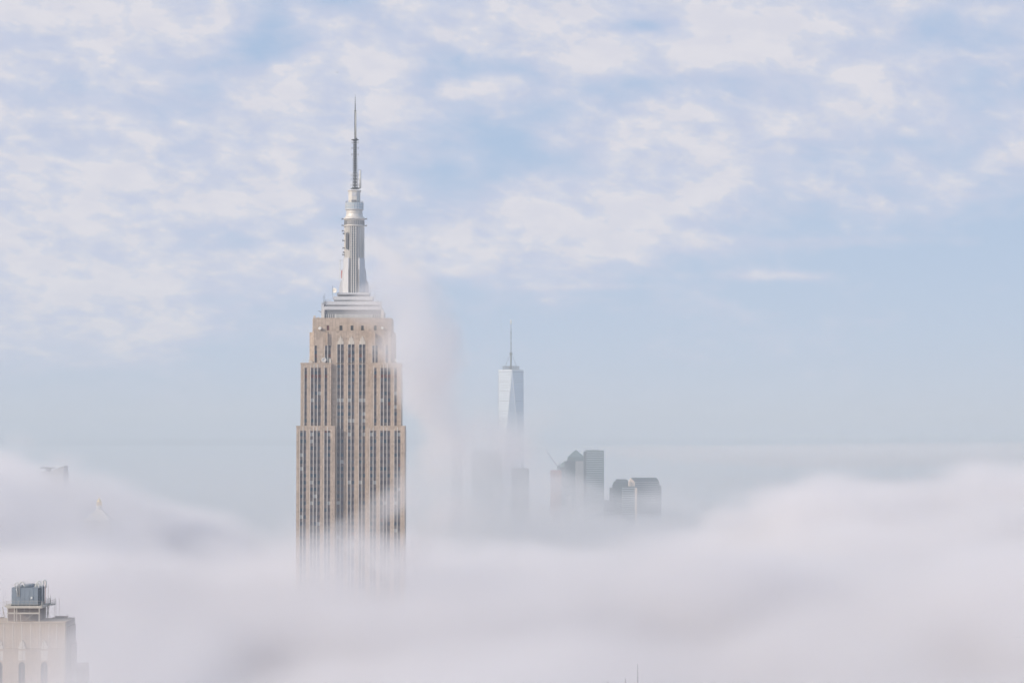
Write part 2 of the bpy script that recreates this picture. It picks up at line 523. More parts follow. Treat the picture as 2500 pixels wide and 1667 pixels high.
# plume that climbs the right side of the great tower
lo, hi = (-125.0, 1215.0, 170.0), (60.0, 1420.0, 410.0)
res = (75, 70, 96)
X, Y, Z = axes(lo, hi, res)
size = [h - l for l, h in zip(lo, hi)]
PL = [
    (1085, 900, 60, 130, 1310, 60, 0.75), (1150, 1120, 60, 100, 1320, 70, 1.1), (1120, 1270, 120, 60, 1310, 60, 0.9), (890, 690, 32, 70, 1285, 34, 0.8),
     # u, v, ru, rv, y, ry, weight
    (1010, 860, 75, 150, 1280, 50, 1.0), (1060, 1000, 80, 120, 1290, 50, 0.9), (960, 800, 55, 110, 1266, 38, 1.35),
    (905, 610, 42, 140, 1285, 30, 1.25), (985, 700, 50, 90, 1290, 40, 0.6), (935, 1240, 60, 50, 1266, 32, 0.8), (1090, 1180, 90, 110, 1300, 60, 0.9), (1030, 1330, 150, 60, 1290, 60, 1.0),
    (925, 880, 45, 70, 1262, 34, 0.95), (980, 1180, 50, 80, 1262, 36, 1.1), (950, 1310, 110, 55, 1262, 44, 1.2), (880, 1170, 40, 26, 1256, 14, 0.25),
]
n = sig(fbm(res, size, (52, 60, 60), 5, 0.66, 21))
n5 = sig(fbm(res, size, (20, 24, 24), 3, 0.6, 22))
wx = 12 * sig(fbm(res, size, (48, 60, 48), 4, 0.6, 23))
wz_ = 11 * sig(fbm(res, size, (48, 60, 48), 4, 0.6, 24))
f = 0
for (u, v, ru, rv, y, ry, w) in PL:
    c = P(u, v, y)
    k = y / FPX
    q = ((X[:, None, None] + wx - c.x) / (ru * k)) ** 2 + ((Y[None, :, None] - y) / (ry * 0.55)) ** 2 + ((Z[None, None, :] + wz_ - c.z) / (rv * k)) ** 2
    f = f + w * np.exp(-q)
rho = sstep(f + n * 0.30 + n5 * 0.20, 0.28, 1.3) * sstep(f, 0.04, 0.3) * 0.030 * (1 - 0.42 * sstep(Z, 290, 370))[None, None, :]
edge = sstep(X, lo[0], lo[0] + 12)[:, None, None] * sstep(-X, -hi[0], -hi[0] + 12)[:, None, None] * sstep(Y, lo[1], lo[1] + 12)[None, :, None] * sstep(-Y, -hi[1], -hi[1] + 12)[None, :, None] * sstep(Z, lo[2], lo[2] + 16)[None, None, :] * sstep(-Z, -hi[2], -hi[2] + 16)[None, None, :]
rho = np.where(rho * edge < 2e-5, 0, rho * edge)
grid_volume('fog_plume', 'torn plume of fog climbing the right side of the tall limestone tower', lo, hi, res, rho, fog_mat, 6)

# fog shreds among the downtown towers
lo, hi = (-420.0, 3300.0, 30.0), (700.0, 5650.0, 420.0)
res = (112, 150, 48)
X, Y, Z = axes(lo, hi, res)
size = [h - l for l, h in zip(lo, hi)]
FW = [  # u, v, ru, rv, y, ry, weight
    (1264, 1070, 50, 46, 5300, 250, 1.5), (1180, 1040, 60, 60, 5000, 300, 0.7), (1110, 1130, 90, 90, 4400, 400, 1.7), (1300, 1115, 34, 45, 4900, 260, 0.5),
    (1230, 1200, 140, 50, 4300, 500, 1.0), (1345, 1180, 40, 50, 4900, 250, 0.45), (1450, 1250, 260, 38, 4200, 500, 1.1), (1620, 1200, 90, 40, 4600, 500, 0.8),
    (1385, 1268, 80, 34, 4200, 260, 1.3), (1290, 1000, 30, 45, 5550, 200, 0.9), (1060, 1230, 120, 60, 3900, 400, 1.0), (1560, 1190, 80, 22, 4900, 250, 0.6), (1420, 1010, 70, 45, 5200, 250, 0.25),
]
n = sig(fbm(res, size, (260, 400, 110), 5, 0.62, 51))
wx = 26 * sig(fbm(res, size, (160, 300, 110), 4, 0.62, 52))
wz_ = 20 * sig(fbm(res, size, (160, 300, 110), 4, 0.62, 53))
f = 0
for (u, v, ru, rv, y, ry, w) in FW:
    c = P(u, v, y)
    k = y / FPX
    f = f + w * np.exp(-(((X[:, None, None] + wx - c.x) / (ru * k)) ** 2 + ((Y[None, :, None] - y) / ry) ** 2 + ((Z[None, None, :] + wz_ - c.z) / (rv * k)) ** 2))
rho = sstep(f + n * 0.30, 0.30, 1.5) * sstep(f, 0.05, 0.35) * 0.0021 * np.clip(f, 1, 3)
low = sstep(86 + n * 12 - Z[None, None, :], -15, 35) * 0.0020 * (sstep(Y, lo[1], lo[1] + 300) * sstep(-Y, -hi[1], -hi[1] + 200))[None, :, None]
rho = np.maximum(rho, low)
edge = sstep(X, lo[0], lo[0] + 60)[:, None, None] * sstep(-X, -hi[0], -hi[0] + 60)[:, None, None] * sstep(-Z, -hi[2], -hi[2] + 16)[None, None, :]
rho = np.where(rho * edge < 1e-5, 0, rho * edge)
grid_volume('fog_shreds', 'torn shreds of fog drifting among the far downtown towers', lo, hi, res, rho, fog_mat, 30)

# a far sheet of fog near the horizon, lifted clear of the ground
lo, hi = (-400.0, 7600.0, 120.0), (3200.0, 11200.0, 225.0)
res = (90, 72, 22)
X, Y, Z = axes(lo, hi, res)
size = [h - l for l, h in zip(lo, hi)]
x2, y2 = X[:, None], Y[None, :]
n = sig(fbm(res, size, (600, 900, 200), 4, 0.6, 31))
Htop = 188 + 14 * sstep(x2, 900, 2400) - 22 * sstep(-x2, -500, 100) + 0 * y2
Hbot = Htop - 30 - 16 * sstep(x2, 300, 1500)
rho = sstep(Htop[:, :, None] + n * 6 - Z[None, None, :], -8, 24) * sstep(Z[None, None, :] - Hbot[:, :, None] + n * 8, -20, 26) * 0.0045
edge = sstep(X, 150, 1100)[:, None, None] * sstep(-X, -hi[0], -hi[0] + 300)[:, None, None] * sstep(Y, lo[1], lo[1] + 500)[None, :, None] * sstep(-Y, -hi[1], -hi[1] + 500)[None, :, None]
rho = np.where(rho * edge < 1e-5, 0, rho * edge)
grid_volume('fog_sheet', 'thin bright sheet of fog along the horizon on the right', lo, hi, res, rho, fog_mat, 60)

# ------------------------------------------------------------------ the great limestone tower
EY = 1300.0
EK = EY / FPX                                                     # metres per photograph pixel at its face
EU = 859.0
esb = root('skyscraper', ((EU - 1250) * EK, EY, 0), 'tall tan limestone skyscraper with stepped shoulders, silver mast and antenna, tallest in view', 'skyscraper', rz=R(1.6))
def ex(u, y=0.0):
    return (u - EU) * EK * (1 + y / EY)
def ez(v, y=0.0):
    return P(EU, v, EY + y).z
FL = 3.81                                                         # floor height
ZB = 120.0                                                        # lowest floor that the fog lets one see
YW, YM, YC = 0.0, 1.9, 3.9                                         # fronts: lower wings, upper wings, middle bay
DEPTH = 41.0
zt1, zt2, zt3, zt4 = ez(1039), ez(885.3), ez(810), ez(776.6)
zsill0 = ez(1160) - 16 * FL - 12 * FL

strips = []       # (x0, x1, y_front, z_bottom, z_top) of every window strip
def facade(name, ul, ur, yf, yb, z0, z1, bays, ztop, cap=True, col='lime'):
    """wall mass with vertical window strips let in between its piers; bays = [(u0, u1, n strips)]"""
    x0, x1 = ex(ul), ex(ur)
    mb = MB()
    mb.box(x0 + 0.02, x1 - 0.02, yf + 0.75, yb, z0, z1 - 0.02)       # core behind the piers
    cuts = []
    for (a, b, n) in bays:
        a, b = ex(a), ex(b)
        w = (b - a)
        mw = 0.46
        sw = (w - mw * (n - 1)) / n
        for i in range(n):
            s0 = a + i * (sw + mw)
            cuts.append((s0, s0 + sw))
            strips.append((s0, s0 + sw, yf, z0, ztop, i > 0))
    e = x0
    gr = []
    k = 0
    for (a, b, n) in bays:                                          # piers between the bays
        gr.append((e, ex(a)))
        e = ex(b)
    gr.append((e, x1))
    for (a, b) in gr:
        if b - a > 0.05:
            mb.box(a, b, yf, yf + 0.75, z0, ztop)
            if b - a > 2.0:                                         # shallow pilaster joint
                mb.box(a + (b - a) * 0.42, a + (b - a) * 0.58, yf - 0.10, yf, z0, ztop - 0.5)
    if cap:
        mb.box(x0, x1, yf, yf + 0.75, ztop, z1 - 0.9)                # blank frieze over the windows
        mb.box(x0 - 0.15, x1 + 0.15, yf - 0.15, yf + 0.9, z1 - 0.9, z1)  # coping
    return part(name, mb, M[col], esb)

c4 = lambda X_: 700 + X_ / 3.92
c3 = lambda X_: 700 + X_ / 4.9
v3 = lambda Y_: 740 + Y_ / 4.9
c2 = lambda X_: 740 + X_ / 4.612
v2 = lambda Y_: 460 + Y_ / 4.612
# lower wings
facade('wing', c4(95), c4(462), YW, DEPTH - 2, 0, zt1, [(c4(130), c4(189), 2), (c4(227), c4(322), 3), (c4(361), c4(420), 2)], ez(1051))
facade('wing', c4(762), c4(1130), YW, DEPTH - 2, 0, zt1, [(c4(798), c4(858), 2), (c4(895), c4(990), 3), (c4(1030), c4(1088), 2)], ez(1051))
# upper wings
facade('upper_wing', c3(165), c3(530), YM, DEPTH - 4, zt1 - 2, zt2, [(c3(210), c3(240), 1), (c3(287), c3(407), 3), (c3(450), c3(483), 1)], ez(897.5))
facade('upper_wing', c3(1000), c3(1366), YM, DEPTH - 4, zt1 - 2, zt2, [(c3(1043), c3(1073), 1), (c3(1120), c3(1240), 3), (c3(1285), c3(1316), 1)], ez(897.5))
# middle bay and the main slab above the wings
cb = [(c3(600), c3(679), 2), (c3(729), c3(807), 2), (c3(861), c3(938), 2)]
facade('middle_bay', c3(532), c3(998), YC, DEPTH - 6, 0, zt2 - 1.0, cb, zt2 - 1.0, cap=False)
mb = MB()
# slab between the upper setback and the 86th floor, with cut corners that catch the sun
xa, xb = ex(c3(265)), ex(c3(1293))
ch = 2.6
plan = [(xa, YC + ch), (xa + ch, YC + 0.76), (xb - ch, YC + 0.76), (xb, YC + ch), (xb, DEPTH - 8), (xa, DEPTH - 8)]
mb.prism(plan, zt2 - 1.0, zt3 - 0.02)
mb.box(xa + ch, ex(c3(327)), YC, YC + 0.75, zt2 - 1, zt3)
def piers(mb, edges, y0, y1, z0, z1):
    for a, b in edges:
        mb.box(ex(c3(a)), ex(c3(b)), y0, y1, z0, z1)
zs3 = ez(v3(505))
piers(mb, [(357, 452), (522, 600), (679, 729), (807, 861), (938, 1020), (1085, 1178), (1210, 1243)], YC, YC + 0.75, zt2 - 1, zt3)
piers(mb, [(327, 357), (452, 522), (1020, 1085), (1178, 1210)], YC, YC + 0.75, zs3, zt3)
piers(mb, [(600, 679), (729, 807), (861, 938)], YC, YC + 0.75, ez(v3(488)), zt3)
for a in (478, 481, 1052):
    mb.box(ex(c3(a - 3)), ex(c3(a + 5)), YC - 0.35 - 0.002 * a, YC, zs3, zt3 - 0.4)
mb.box(xa + ch - 0.1, xb - ch + 0.1, YC - 0.12, YC + 0.9, zt3, zt3 + 0.5)
part('upper_shaft', mb, M['lime'], esb)
for (a, b, n) in ((327, 357, 1), (452, 522, 2), (1020, 1085, 2), (1178, 1210, 1)):
    x0, x1 = ex(c3(a)), ex(c3(b))
    sw = (x1 - x0 - 0.4 * (n - 1)) / n
    for i in range(n):
        strips.append((x0 + i * (sw + 0.4), x0 + i * (sw + 0.4) + sw, YC, zt2 - 1, zs3, i > 0))
for (a, b, n) in cb:
    x0, x1 = ex(a), ex(b)
    sw = (x1 - x0 - 0.46) / 2
    for i in range(2):
        strips.append((x0 + i * (sw + 0.46), x0 + i * (sw + 0.46) + sw, YC, zt2, ez(v3(488)), i > 0))
# 86th floor parapet storey
mb = MB()
xa, xb = ex(c3(297)), ex(c3(1262))
ch = 3.0
y8 = YC + 1.6
plan = [(xa, y8 + ch), (xa + ch * 0.6, y8 + 0.5), (xb - ch * 0.6, y8 + 0.5), (xb, y8 + ch), (xb, DEPTH - 9), (xa, DEPTH - 9)]
mb.prism(plan, zt3 + 0.02, zt4)
sq = [(470, 500), (624, 660), (757, 792), (884, 916), (1038, 1070)]
e = 297 + 10
for a, b in sq + [(1252, 1252)]:
    mb.box(ex(c3(e)), ex(c3(a)), y8, y8 + 0.5, zt3 + 0.5, zt4 + 0.4)
    if a != b:
        mb.box(ex(c3(a)), ex(c3(b)), y8, y8 + 0.5, ez(v3(262)), zt4 + 0.4)
        mb.box(ex(c3(a)), ex(c3(b)), y8, y8 + 0.5, zt3 + 0.5, ez(v3(320)))
    e = b
part('parapet_storey', mb, M['lime'], esb)
sqm = None
for a, b in sq:
    m_ = B(ex(c3(a)) + 0.05, ex(c3(b)) - 0.05, y8 + 0.3, y8 + 0.45, ez(v3(320)), ez(v3(262)))
    part('square_window', m_, M['red'] if a in (470,) else M['dark'], esb)

# window strips: one pane and one spandrel to a floor
gm = {}
def unit(w, kind):
    key = (round(w, 2), kind)
    if key not in gm:
        h = FL * 0.52
        mb = MB()
        mb.box(0, w, 0.0, 0.12, 0, h)
        me = mb.mesh('window', M[kind])
        gm[key] = me
    return gm[key]
wrand = random.Random(5)
cells = []
rest = {}
spn = {}
zgrid = ez(1039) % FL
for (x0, x1, yf, z0, z1, mid) in strips:
    zf = max(z0, ZB)
    k0 = math.ceil((zf - zgrid) / FL)
    z = zgrid + (k0 - 1) * FL
    while z < z1 - 0.3:
        a, b = max(z, zf), min(z + FL * 0.48, z1)
        if b - a > 0.05:
            red = (yf == YM and abs((z + FL / 2) - ez(v3(880))) < FL * 0.55) or (yf == YC and abs(z + FL / 2 - ez(v3(610))) < FL * 0.5 and wrand.random() < 0.5) or wrand.random() < 0.006
            spn.setdefault('red' if red else 'spandrel', []).append((x0, x1, yf + 0.42, yf + 0.56, a, b))
        a, b = max(z + FL * 0.48, zf), min(z + FL, z1)
        if b - a > 0.4:
            fl = int((z - zgrid) / FL)
            rr = random.Random(fl * 7 + int(yf * 3))
            rowp = rr.choice((0.03, 0.05, 0.1, 0.15, 0.7))
            r_ = wrand.random()
            kind = 'blind' if r_ < rowp * 0.55 else 'blind_mid' if r_ < rowp + 0.12 else 'glass_b' if r_ < rowp + 0.35 else 'glass'
            cells.append((z, x0, x1, yf + 0.46, a, b, kind))
        z += FL
cells.sort(key=lambda c: -c[0])
n_own = 0
for (z, x0, x1, y, a, b, kind) in cells:
    if n_own < 296 and abs((b - a) - FL * 0.52) < 0.02:
        part('window', unit(x1 - x0, kind), None, esb, loc=(x0, y, a))
        n_own += 1
    else:
        rest.setdefault(kind, MB()).box(x0, x1, y, y + 0.12, a, b)
mats_rest = MB()
wm = []
faces_mat = []
for kind, mb in rest.items():
    faces_mat += [kind] * len(mb.f)
    mats_rest.add(mb.v, mb.f)
kinds = list(rest)
me = mats_rest.mesh('lower_windows', M[kinds[0]])
for k in kinds[1:]:
    me.materials.append(M[k])
me.polygons.foreach_set('material_index', [kinds.index(k) for k in faces_mat])
part('window_rows', me, None, esb, kind='stuff')
for kind, lst in spn.items():
    mb = MB()
    for q in lst:
        mb.box(*q)
    part('spandrel', mb, M[kind], esb, label='dark red spandrels between the windows' if kind == 'red' else None, kind='stuff')
# bright metal mullion on the left of each strip
for (x0, x1, yf, z0, z1, mid) in strips:
    zf = max(z0, 60)
    w = 0.34 if mid else 0.22
    xm = x0 - (0.40 if mid else 0.20)
    part('mullion', B(xm, xm + w, yf - 0.22, yf + 0.7, zf, z1 + (1.2 if yf != YC else 0.0) + (0.8 if mid else 0)), M['steel'], esb)
# fan ornaments over the middle bay
for (a, b, n) in cb:
    xc = (ex(a) + ex(b)) / 2
    mb = MB()
    zt, zb = ez(v3(384)), ez(v3(490))
    H_ = zt - zb
    for i, (dx_, h0, h1, w) in enumerate(((0, 0.0, 1.0, 0.42), (-0.8, 0.0, 0.80, 0.35), (0.8, 0.0, 0.80, 0.35), (-1.4, 0.0, 0.42, 0.3), (1.4, 0.0, 0.42, 0.3))):
        mb.slab([(xc + dx_ - w, zb), (xc + dx_ + w, zb), (xc + dx_ + w * 0.9, zb + H_ * h1 * 0.78), (xc + dx_, zb + H_ * h1), (xc + dx_ - w * 0.9, zb + H_ * h1 * 0.78)], YC - 0.30 + 0.04 * i, YC)
    part('fan_ornament', mb, M['lime_pale'], esb)

# crown: stepped aluminium tiers
def tier(name, Xl, Xr, Yt, Yb, y0, col='alu', over=0.0):
    x0, x1 = ex(c2(Xl), y0), ex(c2(Xr), y0)
    return part(name, B(x0, x1, y0, DEPTH - y0 + 4, ez(v2(Yb), y0), ez(v2(Yt), y0)), M[col], esb)
tier('deck_storey', 200, 905, 1388, 1466, 7.2, 'alu_dark')
mb = MB()
y0 = 6.9
for X_ in list(range(205, 232, 9)) + list(range(250, 350, 24)) + list(range(352, 760, 14)) + list(range(770, 900, 22)):
    mb.box(ex(c2(X_)), ex(c2(X_ + (9 if 352 <= X_ < 760 else 7))), y0, y0 + 0.29, ez(v2(1458)), ez(v2(1408)))
part('window_frames', mb, M['white'], esb, kind='stuff')
part('corner_block', B(ex(c2(196)), ex(c2(232)), 6.2, 12, ez(v2(1462), 6), ez(v2(1366), 6)), M['steel'], esb)
part('corner_block', B(ex(c2(872)), ex(c2(904)), 6.2, 12, ez(v2(1462), 6), ez(v2(1366), 6)), M['steel'], esb)
for (Xl, Xr, Yt, Yb, y0) in ((228, 876, 1328, 1367, 8.0), (226, 862, 1272, 1311, 9.5), (330, 770, 1216, 1256, 12.0), (366, 736, 1176, 1200, 14.0)):
    tier('crown_tier', Xl, Xr, Yt, Yb, y0)
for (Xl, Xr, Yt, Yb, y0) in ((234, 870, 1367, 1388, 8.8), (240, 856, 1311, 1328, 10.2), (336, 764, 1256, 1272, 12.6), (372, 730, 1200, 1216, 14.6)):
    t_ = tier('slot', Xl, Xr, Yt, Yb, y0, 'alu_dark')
    mb = MB()
    n_ = int((Xr - Xl) / 13)
    for i in range(n_):
        X_ = Xl + i * 13
        mb.box(ex(c2(X_), y0), ex(c2(X_ + 4), y0), y0 - 0.2, y0, ez(v2(Yb), y0) + 0.04, ez(v2(Yt), y0) - 0.04)
    s_ = part('baluster_row', mb, M['alu'], t_, kind='stuff')
part('corner_block', B(ex(c2(196), 9), ex(c2(226), 9), 9, 20, ez(v2(1366), 9), ez(v2(1290), 9)), M['alu'], esb)

# mast
MC = 20.5                                                          # depth of the mast axis behind the lower front
mx = ex(c2(556), MC)
mk = EK * (1 + MC / EY) / 4.612                                     # metres per pixel of the close-up
mz = lambda Y_: ez(v2(Y_), MC)
mast = part('mast', MB().lathe([(r * mk, mz(y)) for r, y in (
    (104, 436), (124, 430), (124, 419), (108, 417), (107, 366), (123, 352), (126, 345), (123, 338), (112, 334), (100, 318), (94, 300),
    (92, 288), (96, 286), (96, 280), (90, 278), (90, 262), (94, 260), (94, 255), (90, 253), (92, 243), (104, 238))], 32, mx, MC), M['steel'], esb)
part('mast_shaft', MB().lathe([(112 * mk, mz(1200)), (110 * mk, mz(760)), (108 * mk, mz(436.2))], 32, mx, MC), M['shaft'], mast)
# fluted ribs up the round shaft
mb = MB()
for i in range(32):
    t = 2 * PAN * (i + 0.5) / 32
    rr_ = 110 * mk
    c_, s_ = math.cos(t), math.sin(t)
    if abs(c_) < 0.34 and s_ < 0:
        continue
    mb.tube((mx + rr_ * c_, MC + rr_ * s_, mz(1190)), (mx + rr_ * c_, MC + rr_ * s_, mz(440)), 0.26, 5)
part('rib', mb, M['steel'], mast, kind='stuff')
mb = MB()
for i in range(28):
    t = 2 * PAN * i / 28
    mb.tube((mx + 109 * mk * math.cos(t), MC + 109 * mk * math.sin(t), mz(415)), (mx + 109 * mk * math.cos(t), MC + 109 * mk * math.sin(t), mz(368)), 0.42, 4)
part('drum_pier', mb, M['alu_dark'], mast, kind='stuff')
for X_, w, m_ in ((521, 9, 'alu_dark'), (541, 12, 'glass_b'), (566, 12, 'glass_b'), (586, 8, 'alu_dark')):
    part('glass_strip', B(mx + (X_ - 556 - w / 2) * mk, mx + (X_ - 556 + w / 2) * mk, MC - 113 * mk, MC - 100 * mk, mz(1188), mz(438)), M[m_], mast)
for X_ in (531, 553, 577):
    part('mullion', B(mx + (X_ - 556 - 4) * mk, mx + (X_ - 556 + 4) * mk, MC - 118 * mk, MC - 101 * mk, mz(1188), mz(432)), M['steel'], mast)
mb = MB()
for k in range(38):
    y_ = 450 + k * 19
    mb.box(mx - 40 * mk, mx + 34 * mk, MC - 115 * mk, MC - 112 * mk, mz(y_ + 4), mz(y_))
part('transom', mb, M['alu'], mast, kind='stuff')
# four winged buttresses, stepped out towards the base
prof = [(108, 1196), (170, 1196), (168, 1120), (158, 1060), (150, 1046), (140, 1040), (132, 930), (128, 908), (120, 900), (116, 780), (110, 770), (104, 760)]
for q in range(4):
    mb = MB()
    a = PAN / 2 * q + R(0)
    dirv = Vector((math.cos(a), math.sin(a), 0))
    nrm = Vector((-math.sin(a), math.cos(a), 0))
    hw = 46 * mk if q % 2 == 0 else 34 * mk
    if q == 3:
        continue
    pts = [(max(r - 0, 60) * mk if q % 2 == 0 else r * mk * 0.86, mz(y)) for r, y in prof] + [(60 * mk, mz(755)), (60 * mk, mz(1196))]
    n = len(pts)
    vs_ = []
    for sgn in (-1, 1):
        for r_, z_ in pts:
            f_ = 1.0 - 0.45 * (r_ / (172 * mk))
            v_ = dirv * r_ + nrm * (sgn * hw * (0.75 if r_ > 120 * mk else 1.0))
            vs_.append((mx + v_.x, MC + v_.y, z_))
    fs = [(i, (i + 1) % n, n + (i + 1) % n, n + i) for i in range(n)] + [tuple(range(n - 1, -1, -1)), tuple(range(n, 2 * n))]
    mb.add(vs_, fs)
    part('buttress', mb, M['alu'], mast)
# diagonal buttress wings seen on the front corners
for sx in (-1, 1):
    mb = MB()
    for (r0, y_t, d) in ((150, 1050, 60), (132, 920, 76), (120, 790, 90)):
        mb.prism([(mx + sx * r0 * mk, MC - (d - 50) * mk), (mx + sx * 62 * mk, MC - 116 * mk), (mx + sx * 52 * mk, MC - 112 * mk), (mx + sx * 60 * mk, MC), (mx + sx * (r0 - 8) * mk, MC)], mz(1196), mz(y_t))
    part('buttress', mb, M['alu'], mast)
part('mast_plinth', B(mx - 172 * mk, mx + 170 * mk, MC - 150 * mk, MC + 150 * mk, mz(1200), mz(1180)), M['alu'], mast)
# observation drum near the top
pod = part('observation_drum', MB().lathe([(98 * mk, mz(240)), (101 * mk, mz(236)), (101 * mk, mz(168)), (96 * mk, mz(164))], 24, mx, MC), M['pod'], mast)
mb = MB()
for i in range(24):
    t = 2 * PAN * i / 24
    mb.tube((mx + 102 * mk * math.cos(t), MC + 102 * mk * math.sin(t), mz(238)), (mx + 102 * mk * math.cos(t), MC + 102 * mk * math.sin(t), mz(166)), 0.10, 4)
mb.lathe([(103 * mk, mz(205)), (103.5 * mk, mz(200))], 24, mx, MC)
mb.lathe([(105 * mk, mz(243)), (105 * mk, mz(236))], 24, mx, MC)
part('glazing_bar', mb, M['alu'], pod, kind='stuff')
mb = MB()
for i in range(24):
    t = 2 * PAN * i / 24
    t2 = 2 * PAN * (i + 1) / 24
    a = (mx + 98 * mk * math.cos(t), MC + 98 * mk * math.sin(t))
    b = (mx + 98 * mk * math.cos(t2), MC + 98 * mk * math.sin(t2))
    mb.tube((*a, mz(166)), (*a, mz(146)), 0.05, 4)
    for y_ in (147, 156):
        mb.tube((*a, mz(y_)), (*b, mz(y_)), 0.035, 4)
part('railing', mb, M['antenna'], mast, kind='stuff')
top = part('mast_cap', MB().lathe([(84 * mk, mz(168)), (72 * mk, mz(160)), (72 * mk, mz(38)), (80 * mk, mz(36)), (82 * mk, mz(30)), (79 * mk, mz(26)), (60 * mk, mz(20))], 8, mx, MC, rot=0.5), M['steel'], esb)
part('hatch', B(mx - 24 * mk, mx + 20 * mk, MC - 69.5 * mk, MC - 60 * mk, mz(95), mz(52)), M['alu'], top)
part('hatch', B(mx - 30 * mk, mx + 26 * mk, MC - 71 * mk, MC - 60 * mk, mz(160), mz(137)), M['alu_dark'], top)

# antenna
ak = EK * (1 + MC / EY) / 5.6
az_ = lambda Y_: P(EU, 220 + Y_ / 5.6, EY + MC).z
axx = mx + 0.3
def lattice(r, z0, z1, step, rt=0.09, legs=4, r1=None):
    r1 = r if r1 is None else r1
    mb = MB()
    ang = [PAN / legs + 2 * PAN * i / legs for i in range(legs)]
    n = max(1, int((z1 - z0) / step))
    def pt(a, k):
        rr_ = r + (r1 - r) * k / n
        return (axx + rr_ * math.cos(a), MC + rr_ * math.sin(a), z0 + (z1 - z0) * k / n)
    for i, a in enumerate(ang):
        mb.tube(pt(a, 0), pt(a, n), rt * 1.6, 4)
        b = ang[(i + 1) % legs]
        for k in range(n):
            mb.tube(pt(a, k), pt(b, k + 1), rt, 3)
            mb.tube(pt(b, k), pt(a, k + 1), rt, 3)
            mb.tube(pt(a, k), pt(b, k), rt, 3)
    return mb
mb = lattice(40 * ak, az_(1345), az_(1130), 1.5, 0.11, r1=38 * ak)
mb2 = lattice(30 * ak, az_(1130), az_(690), 1.3, 0.10)
mb.add(mb2.v, mb2.f)
mb.tube((axx, MC, az_(1345)), (axx, MC, az_(690)), 0.42, 6)
ant = part('antenna', mb, M['antenna'], esb)
mb = lattice(12 * ak, az_(670), az_(290), 1.1, 0.06)
mb.tube((axx, MC, az_(670)), (axx, MC, az_(285)), 0.20, 6)
part('upper_lattice', mb, M['antenna'], ant)
part('radome', MB().tube((axx + 12 * ak, MC - 0.3, az_(668)), (axx + 12 * ak, MC - 0.3, az_(295)), 0.32, 8), M['white'], ant)
part('radome', MB().tube((axx + 72 * ak, MC - 0.4, az_(1340)), (axx + 72 * ak, MC - 0.4, az_(1096)), 0.62, 8), M['white'], ant)
mb = MB().tube((axx, MC, az_(290)), (axx, MC, az_(180)), 0.32, 6, 0.24).tube((axx, MC, az_(180)), (axx, MC, az_(62)), 0.17, 6, 0.05)
mb.lathe([(0.5, az_(288)), (0.9, az_(285)), (0.5, az_(282))], 8, axx, MC)
for y_ in (110, 135, 160, 190):
    mb.lathe([(0.2, az_(y_ + 3)), (0.4, az_(y_)), (0.2, az_(y_ - 3))], 6, axx, MC)
part('tip_pole', mb, M['antenna'], ant)
mb = MB().lathe([(48 * ak, az_(688)), (52 * ak, az_(684)), (52 * ak, az_(678)), (20 * ak, az_(672))], 10, axx, MC)
mb.box(axx + 10 * ak, axx + 30 * ak, MC - 1, MC + 1, az_(678), az_(660))
part('platform', mb, M['antenna'], ant)
mb = MB().lathe([(60 * ak, az_(1352)), (64 * ak, az_(1346)), (42 * ak, az_(1338)), (40 * ak, az_(1330))], 10, axx, MC)
mb.box(axx - 36 * ak, axx + 76 * ak, MC - 0.9, MC + 0.5, az_(1346), az_(1338))
part('platform', mb, M['antenna'], ant)
for y_, dd in ((720, 38), (795, 40), (882, 40)):
    for sx in (-1, 1):
        mb = MB().tube((axx, MC, az_(y_)), (axx + sx * dd * ak, MC, az_(y_)), 0.06, 4)
        mb.tube((axx + sx * dd * ak, MC, az_(y_ - 13)), (axx + sx * (dd + 5) * ak, MC, az_(y_)), 0.14, 5).tube((axx + sx * dd * ak, MC, az_(y_ + 13)), (axx + sx * (dd + 5) * ak, MC, az_(y_)), 0.14, 5)
        part('dipole', mb, M['antenna'], ant)
for y_ in (1165, 1222, 1300):
    for sx in (-1, 1):
        mb = MB().tube((axx + sx * 36 * ak, MC, az_(y_)), (axx + sx * 58 * ak, MC, az_(y_)), 0.07, 4).tube((axx + sx * 55 * ak, MC, az_(y_ + 20)), (axx + sx * 55 * ak, MC, az_(y_ - 20)), 0.09, 4)
        part('dipole', mb, M['antenna'], ant)
mb = MB().tube((axx + 34 * ak, MC, az_(1092)), (axx + 74 * ak, MC, az_(1092)), 0.07, 4).tube((axx + 38 * ak, MC, az_(1092)), (axx + 38 * ak, MC, az_(1340)), 0.1, 4)
part('bracket', mb, M['antenna'], ant)
mb = MB()
for k in range(9):
    for sx in (-1, 1):
        y_ = 930 + k * 20
        mb.box(axx + sx * 36 * ak - 0.12, axx + sx * 36 * ak + 0.12, MC - 0.4, MC + 0.4, az_(y_ + 7), az_(y_))
part('panel_antenna', mb, M['alu_dark'], ant, kind='stuff')

